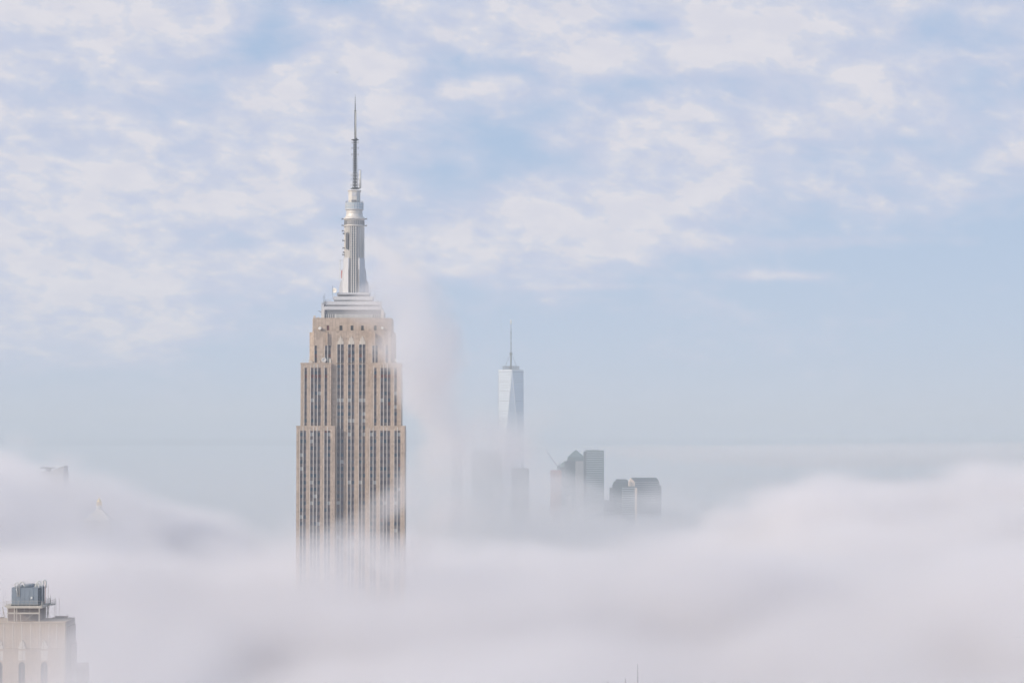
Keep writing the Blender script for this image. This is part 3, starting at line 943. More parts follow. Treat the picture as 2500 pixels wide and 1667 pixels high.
# equipment on the ledges: dishes, whips, side antennas
def dish(parent, x, y, z, r, tilt=0.0, yaw=0.0, drum=False):
    mb = MB()
    if drum:
        mb.lathe([(r * 0.2, -0.5), (r, -0.45), (r, 0.45), (r * 0.9, 0.55)], 14)
    else:
        mb.lathe([(0.15, 0.0), (r * 0.55, 0.10 * r), (r, 0.34 * r), (r * 0.97, 0.38 * r), (r * 0.5, 0.16 * r), (0.12, 0.08)], 18, smooth=True)
        mb.tube((0, 0, 0), (0, 0, -0.9), 0.14, 6)
        mb.tube((0, 0, 0.05), (0, 0, r * 0.75), 0.06, 4)
    o = part('satellite_dish', mb, M['dish'], parent, loc=(x, y, z))
    o.rotation_euler = (R(90 + tilt), 0, R(yaw))
    mb = MB().tube((0, 0, 0), (0, 0, 0.1), 0.1, 4)
    b_ = part('bracket', MB().tube((0, 0, 0), (0.1, 0.0, -r * 1.15), 0.12, 5), M['antenna'], parent, loc=(x, y + 0.5, z))
    return o
dish(esb, ex(c3(440)), YM + 1.5, ez(v3(678)), 1.45, yaw=14)
dish(esb, ex(c3(1298)), YM + 1.5, ez(v3(680)), 0.7, yaw=-10)
dish(esb, ex(c3(390)), y8 - 0.9, ez(v3(297)), 0.9, drum=True)
dish(esb, ex(c3(1140)), y8 - 0.9, ez(v3(292)), 0.8, drum=True)
dish(esb, ex(c2(346), 13), 13, ez(v2(1150), 13), 1.45, yaw=-25)
def whip(X_, Yb, Yt, y, r=0.09, m_='antenna'):
    x = ex(c2(X_), y)
    part('whip_antenna', MB().tube((x, y, ez(v2(Yb), y)), (x, y, ez(v2(Yt), y)), r, 5), M[m_], esb)
for X_, Yb, Yt, y in ((222, 1300, 1205, 9), (246, 1300, 1250, 9), (320, 1240, 1095, 13), (796, 1280, 1105, 13), (745, 1200, 1105, 15), (875, 1360, 1255, 9), (840, 1300, 1262, 10), (830, 1300, 1240, 9), (235, 1300, 1185, 9)):
    whip(X_, Yb, Yt, y)
for X_, Yb, Yt, y, w in ((330, 1245, 1200, 13, 20), (285, 1295, 1250, 11, 26), (262, 1300, 1245, 10, 12), (210, 1305, 1278, 9, 14), (812, 1300, 1262, 10, 24), (775, 1250, 1200, 13, 22), (860, 1330, 1290, 9, 24)):
    x0, x1 = ex(c2(X_ - w / 2), y), ex(c2(X_ + w / 2), y)
    z0, z1 = ez(v2(Yb), y), ez(v2(Yt), y)
    mb = MB().box(x0 + 0.3, x1 - 0.3, y, y + 1.4, z0, z0 + (z1 - z0) * 0.6)
    for xx in (x0, x1):
        mb.tube((xx, y - 0.2, z0), (xx, y - 0.2, z1), 0.09, 4)
    mb.tube((x0, y - 0.2, z1), (x1, y - 0.2, z1), 0.09, 4)
    part('equipment_rack', mb, M['alu'], esb)
mb = MB()
zA, zB = mz(805), mz(1015)
x0 = mx - 160 * mk
mb.tube((x0, MC - 0.5, zB), (x0, MC - 0.5, zA), 0.17, 5)
part('side_antenna', mb, M['white'], mast)
mb = MB().tube((x0 + 1.0, MC - 0.5, mz(1015)), (x0 + 1.0, MC - 0.5, mz(925)), 0.34, 6)
part('side_antenna', mb, M['redpaint'], mast, label='red painted antenna beside the mast')
mb = MB()
for Y_ in (812, 915):
    mb.tube((x0 - 0.3, MC - 0.5, mz(Y_)), (x0 + 2.6, MC - 0.5, mz(Y_)), 0.1, 4)
part('bracket', mb, M['antenna'], mast)
for Y_, X_ in ((348, 437), (348, 678), (420, 437), (422, 676), (482, 440), (512, 450), (590, 446), (674, 448), (722, 452), (750, 446)):
    sx = -1 if X_ < 556 else 1
    x_ = mx + (X_ - 556) * mk
    mb = MB().box(min(x_, x_ + sx * 1.0), max(x_, x_ + sx * 1.0), MC - 2.2, MC - 1.0, mz(Y_ + 5), mz(Y_ - 4))
    mb.tube((x_ + sx * 1.0, MC - 1.6, mz(Y_ + 11)), (x_ + sx * 1.0, MC - 1.6, mz(Y_ - 11)), 0.14, 5)
    part('floodlight_arm', mb, M['antenna'], mast)
mb = MB()
for k in range(14):
    y_ = 508 + k * 13
    mb.box(mx - 92 * mk, mx - 66 * mk, MC - 106 * mk, MC - 70 * mk, mz(y_ + 9), mz(y_))
mb.tube((mx - 70 * mk, MC - 108 * mk, mz(695)), (mx - 70 * mk, MC - 108 * mk, mz(500)), 0.2, 5)
part('panel_antenna', mb, M['alu_dark'], mast)
# whips and boxes on the left shoulder roof
for X_, h in ((195, 48), (222, 52), (228, 30), (255, 75), (262, 45), (378, 60), (408, 100), (500, 55), (512, 70), (1330, 40), (180, 30)):
    x = ex(c3(X_))
    part('whip_antenna', MB().tube((x, YM + 2, zt2 - 0.1), (x, YM + 2, zt2 + h * EK / 4.9), 0.08, 4), M['white'], esb)
for X_, w, h in ((262, 26, 30), (285, 20, 22), (378, 14, 26), (505, 22, 50)):
    x = ex(c3(X_))
    part('roof_cabinet', B(x, x + w * EK / 4.9, YM + 1.6, YM + 2.8, zt2 - 0.1, zt2 + h * EK / 4.9), M['lime_pale'], esb)
part('corner_turret', MB().box(ex(c3(310)), ex(c3(332)), y8 + 1, y8 + 4, zt4, zt4 + 1.7).tube((ex(c3(335)), y8 + 2, zt4), (ex(c3(378)), y8 + 2, zt4 + 0.9), 0.25, 5), M['lime_pale'], esb)
part('window_washer_arm', MB().tube((ex(c3(410)), 7, ez(v3(108))), (ex(c3(372)), 5, ez(v3(86))), 0.16, 5), M['antenna'], esb)
# window strips on the side wall
mb, mg = MB(), MB()
xw = ex(c4(1130))
for k, y in enumerate((5.0, 7.5, 12.5, 15, 17.5, 23, 25.5, 31, 33.5)):
    mg.box(xw - 0.02, xw + 0.10, y, y + 1.4, 60, ez(1051))
    mb.box(xw - 0.02, xw + 0.28, y - 0.4, y - 0.02, 60, ez(1049))
xw = ex(c3(1366))
for k, y in enumerate((5.0, 7.5, 12.5, 15, 17.5, 23, 25.5, 31, 33.5)):
    mg.box(xw - 0.02, xw + 0.10, y, y + 1.4, zt1, ez(897))
    mb.box(xw - 0.02, xw + 0.28, y - 0.4, y - 0.02, zt1, ez(895))
part('side_window_strips', mg, M['glass_b'], esb, kind='stuff')
part('side_mullions', mb, M['steel'], esb, kind='stuff')

# ------------------------------------------------------------------ downtown: the tall glass tower
WY = 5890.0
wk = WY / FPX
wr = root('glass_skyscraper', ((1247.5 - 1250) * wk, WY, 0), 'tall silver glass tower with faceted shaft and needle mast, far off in the fog', 'skyscraper', rz=R(5))
wz = lambda v: P(1250, v, WY).z
zr = wz(904)
zb_ = 56.0
Rt, Rb = 31.5, 44.5
def ring(r, off, z):
    return [(r * math.sin(R(off + 90 * i)), -r * math.cos(R(off + 90 * i)), z) for i in range(4)]
tr, br = ring(Rt, 0, zr), ring(Rb, 45, zb_)
vs_ = tr + br
for i in range(4):
    # inverted triangle under each roof edge, upright one over each base edge
    j = (i + 1) % 4
    part('facet', MB().add([tr[i], tr[j], br[i], (0, 0, zr - 1), (0, 0, zb_ + 1)], [(0, 1, 2), (0, 3, 1), (1, 3, 4, 2), (0, 2, 4, 3)]), M['wtc_glass'], wr)
    part('facet', MB().add([br[i], br[j], tr[j], (0, 0, zr - 1), (0, 0, zb_ + 1)], [(0, 1, 2), (0, 4, 1), (1, 4, 3, 2), (0, 2, 3, 4)]), M['wtc_glass'], wr)
    part('edge_trim', MB().tube(tr[i], br[i], 0.9, 4).tube(tr[i], br[(i - 1) % 4], 0.9, 4), M['wtc_edge'], wr)
    part('roof_parapet', MB().tube(tr[i], tr[j], 1.4, 4), M['wtc_edge'], wr)
part('podium', MB().prism([(x, y) for x, y, _ in ring(Rb, 45, 0)], 0, zb_), M['far_dark'], wr)
part('roof', MB().prism([(x * 0.98, y * 0.98) for x, y, _ in tr], zr - 3, zr - 0.3), M['alu'], wr)
mbf = MB()
for k in range(60):                                               # floor lines standing just proud of the glass
    z = zr - 4 - k * 4.1
    t = (zr - z) / (zr - zb_)
    for i in range(4):
        j = (i + 1) % 4
        a0, a1, a2 = Vector(tr[i]), Vector(tr[j]), Vector(br[i])
        p, q = a0.lerp(a2, t) * 1.0, a1.lerp(a2, t) * 1.0
        o_ = Vector((p.x + q.x, p.y + q.y, 0)).normalized() * 0.08
        mbf.tube(p + o_, q + o_, 0.4 if k % 6 else 0.8, 3)
part('floor_lines', mbf, M['alu_dark'], wr, kind='stuff')
mb = MB()
z0 = wz(901)
for z, r in ((wz(900), 21), (wz(897), 19.5), (wz(894.5), 22)):
    mb.lathe([(r - 1.5, z - 0.5), (r, z - 0.5), (r, z + 0.5), (r - 1.5, z + 0.5)], 28)
for i in range(14):
    t = 2 * PAN * i / 14
    mb.tube((20.5 * math.cos(t), 20.5 * math.sin(t), zr - 1), (20.5 * math.cos(t), 20.5 * math.sin(t), wz(894)), 0.45, 4)
part('antenna_ring', mb, M['antenna'], wr)
v6 = lambda Y_: 760 + Y_ / 3.015
mb = MB().tube((0, 0, zr - 2), (0, 0, wz(v6(315))), 2.6, 8, 2.0).tube((0, 0, wz(v6(315))), (0, 0, wz(v6(118))), 1.25, 8, 0.8)
mb.tube((0, 0, wz(v6(118))), (0, 0, wz(v6(95))), 0.5, 6)
for Y_ in (158, 196, 234, 270):
    mb.lathe([(1.5, wz(v6(Y_ + 3))), (2.2, wz(v6(Y_))), (1.5, wz(v6(Y_ - 3)))], 8)
mb.lathe([(2.2, wz(v6(322))), (3.8, wz(v6(318))), (3.8, wz(v6(306))), (2.0, wz(v6(302)))], 10)
mm = part('needle_mast', mb, M['antenna'], wr)
part('beacon', MB().lathe([(0.5, wz(v6(96))), (2.0, wz(v6(90))), (2.2, wz(v6(72))), (0.6, wz(v6(58)))], 10), M['white'], mm)
for i in range(4):
    t = R(40 + 90 * i)
    part('guy_cable', MB().tube((2.8 * math.cos(t), 2.8 * math.sin(t), wz(v6(318))), (20 * math.cos(t), 20 * math.sin(t), wz(v6(402))), 0.35, 4), M['antenna'], mm)

# ------------------------------------------------------------------ downtown neighbours
f7 = lambda X_: 1320 + X_ / 6.918
g7 = lambda Y_: 1060 + Y_ / 6.918
f6 = lambda X_: 1080 + X_ / 3.015
def bld(name, label, u0, u1, y, vt, depth, col, bands=0, band_step=4.2, band='far_band', cat='office tower', z0=0.0):
    """box tower between two sight lines with real depth; bands = how many pale floor bands"""
    a, b = P(u0, vt, y), P(u1, vt, y)
    cx = (a.x + b.x) / 2
    o = root(name, (cx, y, 0), label, cat)
    w = (b.x - a.x) / 2
    part('wall', B(-w, w, 0, depth, z0, a.z), M[col], o)
    if bands:
        me = MB().box(-w - 0.35, w + 0.35, -0.4, depth + 0.4, 0, band_step * 0.34).mesh('floor_band', M[band])
        for k in range(bands):
            part('floor_band', me, None, o, loc=(0, 0, a.z - 1.2 - (k + 0.6) * band_step))
    return o, w, a.z
o, w, zt = bld('glass_office_tower', 'slim banded glass tower with flat roof, right of the pyramid roofed one', f7(775), f7(1070), 5500, g7(272), 36, 'far_glass', 34, 4.3)
part('stair_core', B(-w - 6.2, -w - 0.4, 4, 34, 0, zt - 2), M['far_dark'], o)
part('roof_screen', B(-w - 3, w - 12, 2, 30, zt, zt + 1.6), M['far_band'], o)
part('aerial', MB().tube((-w - 1.5, 6, zt - 1), (-w - 1.5, 6, zt + 5), 0.4, 5).tube((-w - 3, 6, zt + 4.5), (-w, 6, zt + 3), 0.3, 4), M['antenna'], o)

o, w, zt = bld('pyramid_roof_tower', 'dark office tower with green pyramid roof, beside the slim banded glass tower', f7(445), f7(742), 5700, g7(440), 44, 'far_dark', 26, 4.6, 'far_glass')
k = 5700 / FPX / 6.918
hh = lambda Y_: P(1400, g7(Y_), 5700).z
e0 = -w + (460 - 445) * k
part('roof', MB().prism([(e0, 3), (w, 3), (w, 42), (e0, 42)], zt + 0.02, hh(385)).prism([(e0 - 0.5, 2.5), (w + 0.5, 2.5), (w + 0.5, 42.5), (e0 - 0.5, 42.5)], hh(385) + 0.02, hh(262), [(0.5, 22.4), (1.5, 22.4), (1.5, 22.6), (0.5, 22.6)]), M['far_copper'], o)
part('shoulder', B(-w - 6, -w - 0.02, 2, 40, 0, zt - 2), M['far_dark'], o)
part('pale_wing', B((585 - 593) * k, (724 - 593) * k, -9, -0.5, 0, hh(450)), M['far_stone'], o, label='pale stone wing in front of the dark shaft')

# domed tower behind on the left
yy = 5850
c = P(f7(440), g7(560), yy)
o = root('domed_tower', (c.x, yy, 0), 'dark round domed tower half hidden behind the pyramid roofed tower', 'office tower')
k = yy / FPX / 6.918
rr_ = 125 * k
part('wall', B(-rr_, rr_, -rr_, rr_, 0, c.z), M['far_dark'], o)
part('dome', MB().lathe([(rr_ * math.cos(R(a)), c.z + 0.02 + rr_ * 0.84 * math.sin(R(a))) for a in range(0, 90, 9)] + [(0.4, c.z + rr_ * 0.845)], 28, smooth=True), M['far_copper'], o)

o, w, zt = bld('unfinished_tower', 'pinkish tower under construction with two cranes, in the fog left of the dome', f7(165), f7(352), 5300, g7(605), 30, 'far_red', 12, 4.4, 'far_red')
def crane(label, u0, v0, u1, v1, um, vm, yy):
    """luffing crane: mast from the roof, long lattice jib"""
    b = P(um, vm, yy)
    o = root('tower_crane', (b.x, yy, b.z), label, 'crane')
    p, q = P(u0, v0, yy) - b, P(u1, v1, yy) - b
    part('crane_mast', MB().box(-0.9, 0.9, -0.9, 0.9, 0.05, max(p.z, 2)), M['antenna'], o)
    mb = MB()
    d = q - p
    n = 14
    for s in ((0, 0.7), (0.7, -0.5), (-0.7, -0.5)):
        off = Vector((s[0], s[0] * 0.5, s[1]))
        mb.tube(p + off, q + off * 0.4, 0.28, 3)
    for i in range(n):
        mb.tube(p + d * (i / n) + Vector((0.7, 0.3, -0.5)), p + d * ((i + 1) / n) + Vector((-0.3, 0, 0.5)), 0.2, 3)
    part('jib', mb, M['antenna'], o)
    part('counterweight', MB().box(p.x + 1.0, p.x + 4.5, p.y - 1.2, p.y + 1.2, p.z - 1, p.z + 1.6), M['far_dark'], o)
    return o
crane('tower crane with a long jib leaning left, on the pinkish unfinished tower', f7(285), g7(535), f7(112), g7(305), f7(285), g7(604), 5310)
crane('small tower crane with a short jib leaning right, beside the dome', f7(296), g7(560), f7(328), g7(455), f7(296), g7(604), 5316)

o, w, zt = bld('stepped_tower', 'dark tower with stepped shoulders, left of the gabled buff tower', f7(1240), f7(1484), 5400, g7(800), 40, 'far_dark', 16, 5.2, 'far_glass')
k = 5400 / FPX / 6.918
h5 = lambda Y_: P(1500, g7(Y_), 5400).z
part('upper_storey', MB().prism([(-w + 4, 3), (w - 0.5, 3), (w - 0.5, 37), (-w + 4, 37)], zt + 0.02, h5(760), [(-w + 5.5, 5), (w - 3, 5), (w - 3, 35), (-w + 5.5, 35)]), M['far_dark'], o)
part('shoulder', B(-w - 2.6, -w - 0.36, 1, 38, 0, h5(850)), M['far_dark'], o)
part('shoulder', B(-w - 9.5, -w - 2.62, 2, 36, 0, h5(905)), M['far_dark'], o)

o, w, zt = bld('banded_tower', 'low striped tower with pale floor bands in front of the gabled buff tower', f7(1388), f7(1588), 5150, g7(880), 30, 'far_dark', 26, 5.0)  # bands keep the common pale band material
o, w, zt = bld('gabled_tower', 'narrow buff tower with pale gable, between stepped and long roofed buildings', f7(1490), f7(1588), 5300, g7(800), 30, 'far_warm')
h6 = lambda Y_: P(1500, g7(Y_), 5300).z
part('gable', MB().slab([(-w, zt + 0.02), (w, zt + 0.02), (-w * 0.2, h6(738))], 0, 30), M['far_warm'], o)
for i in range(3):
    part('window_strip', B(-w * 0.7 + i * w * 0.5, -w * 0.5 + i * w * 0.5, -0.3, -0.02, 60, zt - 1), M['far_dark'], o)
part('side_wing', B(w + 0.02, w + 5.5, 0, 26, 0, h6(905)), M['far_warm'], o)
o, w, zt = bld('long_roof_building', 'wide grey building with long hipped roof, rightmost of the downtown group', f7(1600), f7(2000), 5600, g7(800), 50, 'far_stone', 14, 5.2, 'far_dark')
h7 = lambda Y_: P(1580, g7(Y_), 5600).z
part('roof', MB().prism([(-w - 9, 0), (w + 0.5, 0), (w + 0.5, 50), (-w - 9, 50)], zt + 0.02, h7(735), [(-w - 8.5, 6), (w - 5.5, 6), (w - 5.5, 44), (-w - 8.5, 44)]), M['far_dark'], o)
part('side_wing', B(w + 0.02, w + 6, 4, 44, 0, h7(868)), M['far_stone'], o)
bld('low_link_building', 'low grey block filling the gap between glass tower and stepped tower', f7(1072), f7(1168), 5350, g7(1112), 30, 'far_dark')
bld('wide_glass_tower', 'wide flat topped glass tower with floor bands, left of the tall silver tower', 1151.3, 1226, 5450, 1100, 45, 'far_glass', 30, 4.4)
bld('faint_left_tower', 'faint flat topped tower nearly lost in fog, leftmost of the downtown group', 1101, 1128, 5000, 1087, 30, 'far_glass', 14, 5.0, 'far_dark')
bld('faint_middle_tower', 'faint dark block in the fog right of the silver tower base', 1249, 1292, 5200, 1143, 34, 'far_dark', 14, 4.6, 'far_glass')
o, w, zt = bld('white_roof_building', 'low building with bright white roof just showing in fog below the pinkish tower', f7(425), f7(522), 5100, g7(1090), 30, 'far_stone')
part('roof', B(-w - 0.3, w + 0.3, -0.3, 30.3, zt + 0.02, zt + 2.6), M['white'], o)
part('roof_hut', B(-w * 0.1, w + 0.2, 8, 20, zt + 2.62, zt + 6), M['white'], o)

# ------------------------------------------------------------------ left: lantern tower and the odd roof in the bank
LY = 2060.0
c = P(242, 1228, LY)
lk = LY / FPX / 7.842
o = root('lantern_tower', (c.x, LY, 0), 'white marble tower top with gilded lantern poking out of the left fog bank', 'tower')
lz = lambda Y_: P(242, 1100 + Y_ / 7.842, LY).z
part('shaft', B(-11, 11, -11, 11, 0, lz(1330)), M['marble'], o)
part('pyramid_roof', MB().prism([(-11.5, -11.5), (11.5, -11.5), (11.5, 11.5), (-11.5, 11.5)], lz(1330) + 0.02, lz(1125), [(-2.7, -2.7), (2.7, -2.7), (2.7, 2.7), (-2.7, 2.7)]), M['marble'], o)
lan = part('lantern', MB().lathe([(2.6, lz(1125)), (2.6, lz(1095)), (2.2, lz(1090)), (2.1, lz(1060)), (2.7, lz(1056)), (2.7, lz(1048))], 8, rot=0.5), M['marble'], o)
mb = MB()
for i in range(8):
    t = 2 * PAN * i / 8
    mb.tube((2.0 * math.cos(t), 2.0 * math.sin(t), lz(1046)), (1.8 * math.cos(t), 1.8 * math.sin(t), lz(975)), 0.32, 5)
part('lantern_column', mb, M['gold'], lan)
part('cupola', MB().lathe([(2.2, lz(975)), (2.3, lz(968)), (1.7, lz(945)), (0.8, lz(925)), (0.5, lz(915)), (0.8, lz(908)), (0.25, lz(900)), (0.08, lz(850))], 12, smooth=True), M['gold'], o)

CY_ = 2250.0
k = CY_ / FPX / 7.842
c = P(60 + 520 / 7.842, 1140, CY_)
o = root('crown_tower', (c.x, CY_, 0), 'grey tower roof with flat canopy and sloping wedge, barely above the left fog', 'tower')
cz = lambda Y_: P(120, 1100 + Y_ / 7.842, CY_).z
cxx = lambda X_: (X_ - 520) * k
part('wall', B(cxx(280), cxx(745), 0, 26, 0, cz(400)), M['far_stone'], o)
part('canopy', MB().slab([(cxx(285), cz(318)), (cxx(510), cz(326)), (cxx(510), cz(338)), (cxx(330), cz(343)), (cxx(290), cz(332))], 1, 22), M['far_dark'], o)
part('canopy_stem', B(cxx(385), cxx(455), 6, 16, cz(398), cz(342)), M['far_dark'], o)
part('wedge', MB().slab([(cxx(520), cz(372)), (cxx(735), cz(290)), (cxx(745), cz(400) + 0.02), (cxx(520), cz(400) + 0.02)], 2, 24), M['far_stone'], o)

# ------------------------------------------------------------------ thin aerials at the lower edge
AY = 640.0
b = P(1557, 1620, AY)
o = root('rooftop_aerial', (b.x, AY, 150), 'tall thin aerial standing out of the fog at the bottom of the view', 'aerial')
part('pole', MB().tube((0, 0, 0), (0, 0, b.z - 150), 0.09, 6, 0.04), M['antenna'], o)
mb = MB()
for k in range(6):
    z = b.z - 150 - 1.6 - k * 1.0
    mb.tube((-0.28, 0, z), (0.28, 0, z), 0.03, 4)
part('crossbar', mb, M['antenna'], o)
for u, v, lb in ((1527, 1655, 'short aerial tip just left of the tall thin aerial at the bottom edge'), (1484, 1660, 'shortest aerial tip, leftmost of those at the bottom edge')):
    c = P(u, v, AY + 6)
    o = root('aerial_tip', (c.x, AY + 6, 150), lb, 'aerial')
    part('pole', MB().tube((0, 0, 0), (0, 0, c.z - 150), 0.08, 6, 0.05), M['antenna'], o)
o = root('roof_block', (b.x - 8, AY - 6, 0), 'flat grey rooftop under the fog that carries the thin aerials', 'building')
part('wall', B(-16, 22, 0, 30, 0, 149.98), M['mauve'], o)

# one gull far off above the mast
c = P(823, 178, 700)
mb = MB()
mb.add([(0, -0.35, 0), (0.05, 0.1, 0.05), (0, 0.4, 0), (-0.05, 0.1, 0.05), (0, 0.1, -0.06), (0.5, 0.05, 0.18), (1.0, 0.15, 0.05), (0.45, 0.2, 0.16), (-0.5, 0.05, 0.18), (-1.0, 0.15, 0.05), (-0.45, 0.2, 0.16)],
       [(0, 1, 3), (1, 2, 3), (0, 4, 1), (1, 4, 2), (0, 3, 4), (3, 2, 4), (1, 5, 7, 2), (5, 6, 7), (3, 10, 8), (2, 10, 3), (8, 10, 9)])
bo = part('bird', mb, M['bird'], None)
bo.location = c
bo.rotation_euler = (R(20), 0, R(30))
bo['label'] = 'tiny dark bird gliding in the sky above the antenna tip'
bo['category'] = 'bird'

# ------------------------------------------------------------------ foreground tower, lower left
FY = 680.0
fk = FY / FPX / 5.462                                              # metres per pixel of the close-up
fr = root('brick_tower', (P(160, 1500, FY).x, FY, 0), 'tan stone tower with a steel platform on its roof, lower left in the fog', 'tower')
fx0 = P(160, 1500, FY).x
def fx(X_, y=0.0):
    return P(X_ / 5.462, 1500, FY + y).x - fx0
def fz(Y_, y=0.0):
    return P(100, 1380 + Y_ / 5.462, FY + y).z
XL = -240                                                           # left edge, outside the frame
mb = MB().box(fx(XL), fx(868), 0.6, 15, 0, fz(752))
# front: broad piers between arched window recesses
zA = fz(1285)
arches = [(-45, 38), (253, 338), (549, 639)]
e = XL
for a, b in arches + [(868, 868)]:
    mb.box(fx(e), fx(a), 0, 0.6, 0, fz(1130))
    if a != b:
        mb.slab([(fx(a), fz(1130)), (fx(a), fz(1330)), (fx(a + 10), fz(1305)), (fx((a + b) / 2 - 15), fz(1288)), (fx((a + b) / 2), fz(1276)), (fx((a + b) / 2 + 15), fz(1288)), (fx(b - 10), fz(1305)), (fx(b), fz(1330)), (fx(b), fz(1130))], 0, 0.6)
    e = b
part('wall', mb, M['tan'], fr)
part('cornice', MB().box(fx(XL), fx(872), -0.25, 0.62, fz(1130) + 0.0, fz(1108)), M['tan'], fr)
mb = MB().box(fx(XL), fx(868), 0.25, 0.6, fz(1107), fz(770))
mb.box(fx(XL), fx(872), 0.05, 0.62, fz(770) + 0.01, fz(750))
part('attic_wall', mb, M['tan'], fr)
for a, b in arches:
    part('arched_window', B(fx(a) + 0.02, fx(b) - 0.02, 0.35, 0.58, 120, zA + 0.1), M['dark'], fr)
    c_ = (a + b) / 2
    mb = MB()
    for i, (d0, top_) in enumerate(((0, 985), (-22, 1010), (22, 1010), (-38, 1060), (38, 1060))):
        mb.slab([(fx(c_ + d0 - 9), fz(1262)), (fx(c_ + d0 + 9), fz(1262)), (fx(c_ + d0 + 9), fz(top_ + 18)), (fx(c_ + d0), fz(top_)), (fx(c_ + d0 - 9), fz(top_ + 18))], -0.14 + 0.03 * i, 0.24)
    part('ornament', mb, M['lime_pale'], fr)
    part('window_mullion', B(fx(c_ - 4), fx(c_ + 4), 0.12, 0.34, 120, fz(1300)), M['mauve'], fr)
for X_ in (-190, -70, 50, 172, 290, 410, 532, 652, 757):
    part('pilaster_strip', B(fx(X_ - 4), fx(X_ + 4), 0.16, 0.248, fz(1100), fz(775)), M['lime_pale'], fr)
# stepped side mass further back on the right
part('side_mass', MB().box(fx(868) + 0.01, fx(868) + 0.12, 2.0, 14.6, 0, fz(752)).box(fx(868) + 0.12, fx(868) + 0.5, 3.2, 14.2, 0, fz(800, 7)).box(fx(868) + 0.5, fx(868) + 0.95, 4.4, 13.8, 0, fz(1040, 8)), M['mauve'], fr)
part('lower_wing', B(fx(868) - 4, fx(868) + 2.4, 15.02, 26, 0, fz(1352, 15)), M['mauve'], fr)
part('lower_coping', B(fx(868) - 4.1, fx(868) + 2.5, 15.02, 26.2, fz(1352, 15) + 0.01, fz(1340, 15)), M['tan'], fr)
mb = MB().box(fx(XL), fx(52, 14), 14.0, 14.9, fz(752) + 0.01, fz(688, 14)).box(fx(690, 14), fx(868) - 0.02, 14.0, 14.9, fz(752) + 0.01, fz(692, 14)).box(fx(735, 13.4), fx(900, 13.4), 13.3, 13.98, fz(752) + 0.01, fz(674, 13))
part('rear_parapet', mb, M['mauve'], fr)
# penthouse
part('penthouse', B(fx(102, 5), fx(540, 5), 5, 13.2, fz(752), fz(566, 5)), M['mauve'], fr)
# steel platform
D0, D1 = 1.2, 14.0
zd = fz(548, D0)
pf = part('platform_deck', B(fx(88, D0), fx(552, D0), D0, D1, zd - 0.18, zd + 0.10), M['cream'], fr)
part('edge_beam', B(fx(84, D0), fx(556, D0), D0 - 0.15, D0 - 0.01, zd - 0.42, zd + 0.28), M['cream'], pf)
part('edge_beam', B(fx(552, D0) + 0.01, fx(552, D0) + 0.25, D0, D1, zd - 0.42, zd + 0.28), M['cream'], pf)
part('cross_beam', B(fx(100, D0), fx(528, D0), D0 + 0.1, D0 + 0.35, fz(645, D0), fz(625, D0)), M['cream'], pf)
for X_, w, y in ((102, 10, D0), (190, 12, D0), (222, 8, D0), (522, 12, D0), (102, 9, D1 - 1), (522, 9, D1 - 1), (330, 6, D1 - 1), (522, 9, 10)):
    part('leg', B(fx(X_ - w / 2, D0), fx(X_ + w / 2, D0), y, y + 0.25, fz(752), zd - 0.43), M['cream'], fr)
part('brace', MB().tube((fx(345, D0), D0 + 0.2, fz(715, D0)), (fx(450, D0), D0 + 0.2, fz(640, D0)), 0.05, 4).tube((fx(268, D0), D0 + 0.3, fz(650, D0)), (fx(275, D0), D0 + 0.3, fz(748, D0)), 0.12, 6), M['cream'], fr)
part('brace', MB().tube((fx(395, D0), D0 + 0.2, fz(560, D0)), (fx(395, D0), D0 + 0.2, fz(750, D0)), 0.04, 4).tube((fx(320, D0), D0 + 0.2, fz(560, D0)), (fx(320, D0), D0 + 0.2, fz(625, D0)), 0.04, 4), M['cream'], fr)
# left bracket and side balcony on the right
part('side_balcony', B(fx(552, D0) + 0.3, fx(740, 13), 9, D1, zd - 0.2, zd + 0.05), M['cream'], pf)
part('side_balcony', B(fx(18, D0), fx(88, D0) - 0.05, 5, 14, zd - 0.3, zd), M['cream'], pf)
part('brace', MB().tube((fx(30, 6), 6, zd - 0.3), (fx(70, 6), 6, fz(750)), 0.10, 5).tube((fx(690, 14), 10, zd - 0.2), (fx(665, 14), 10, fz(752)), 0.12, 5).tube((fx(660, 12), 9.5, zd - 0.2), (fx(680, 12), 9.5, fz(752)), 0.08, 5), M['cream'], fr)
# railings
def railing(p, q, h=1.1, n=8, parent=None, rt=0.035):
    mb = MB()
    p, q = Vector(p), Vector(q)
    for i in range(n + 1):
        c_ = p.lerp(q, i / n)
        mb.tube(c_, c_ + Vector((0, 0, h)), rt * (1.5 if i % 3 == 0 else 0.8), 4)
    for s in (0.45, 1.0):
        mb.tube(p + Vector((0, 0, h * s)), q + Vector((0, 0, h * s)), rt, 4)
    return part('railing', mb, M['cream'], parent)
zz = zd + 0.1
railing((fx(88, D0), D0 - 0.05, zz), (fx(552, D0), D0 - 0.05, zz), 1.55, 9, pf)
railing((fx(552, D0) + 0.1, D0, zz), (fx(552, D0) + 0.1, D1, zz), 1.45, 9, pf)
railing((fx(740, 13) - 0.05, 9, zd), (fx(740, 13) - 0.05, D1, zd), 1.4, 4, pf)
railing((fx(552, D0) + 0.3, 9, zd), (fx(740, 13), 9, zd), 1.4, 5, pf)
railing((fx(20, D0), 5, zd), (fx(88, D0), 5, zd), 1.2, 4, pf)
railing((fx(88, D0), D1, zz), (fx(552, D0), D1, zz), 1.4, 9, pf)
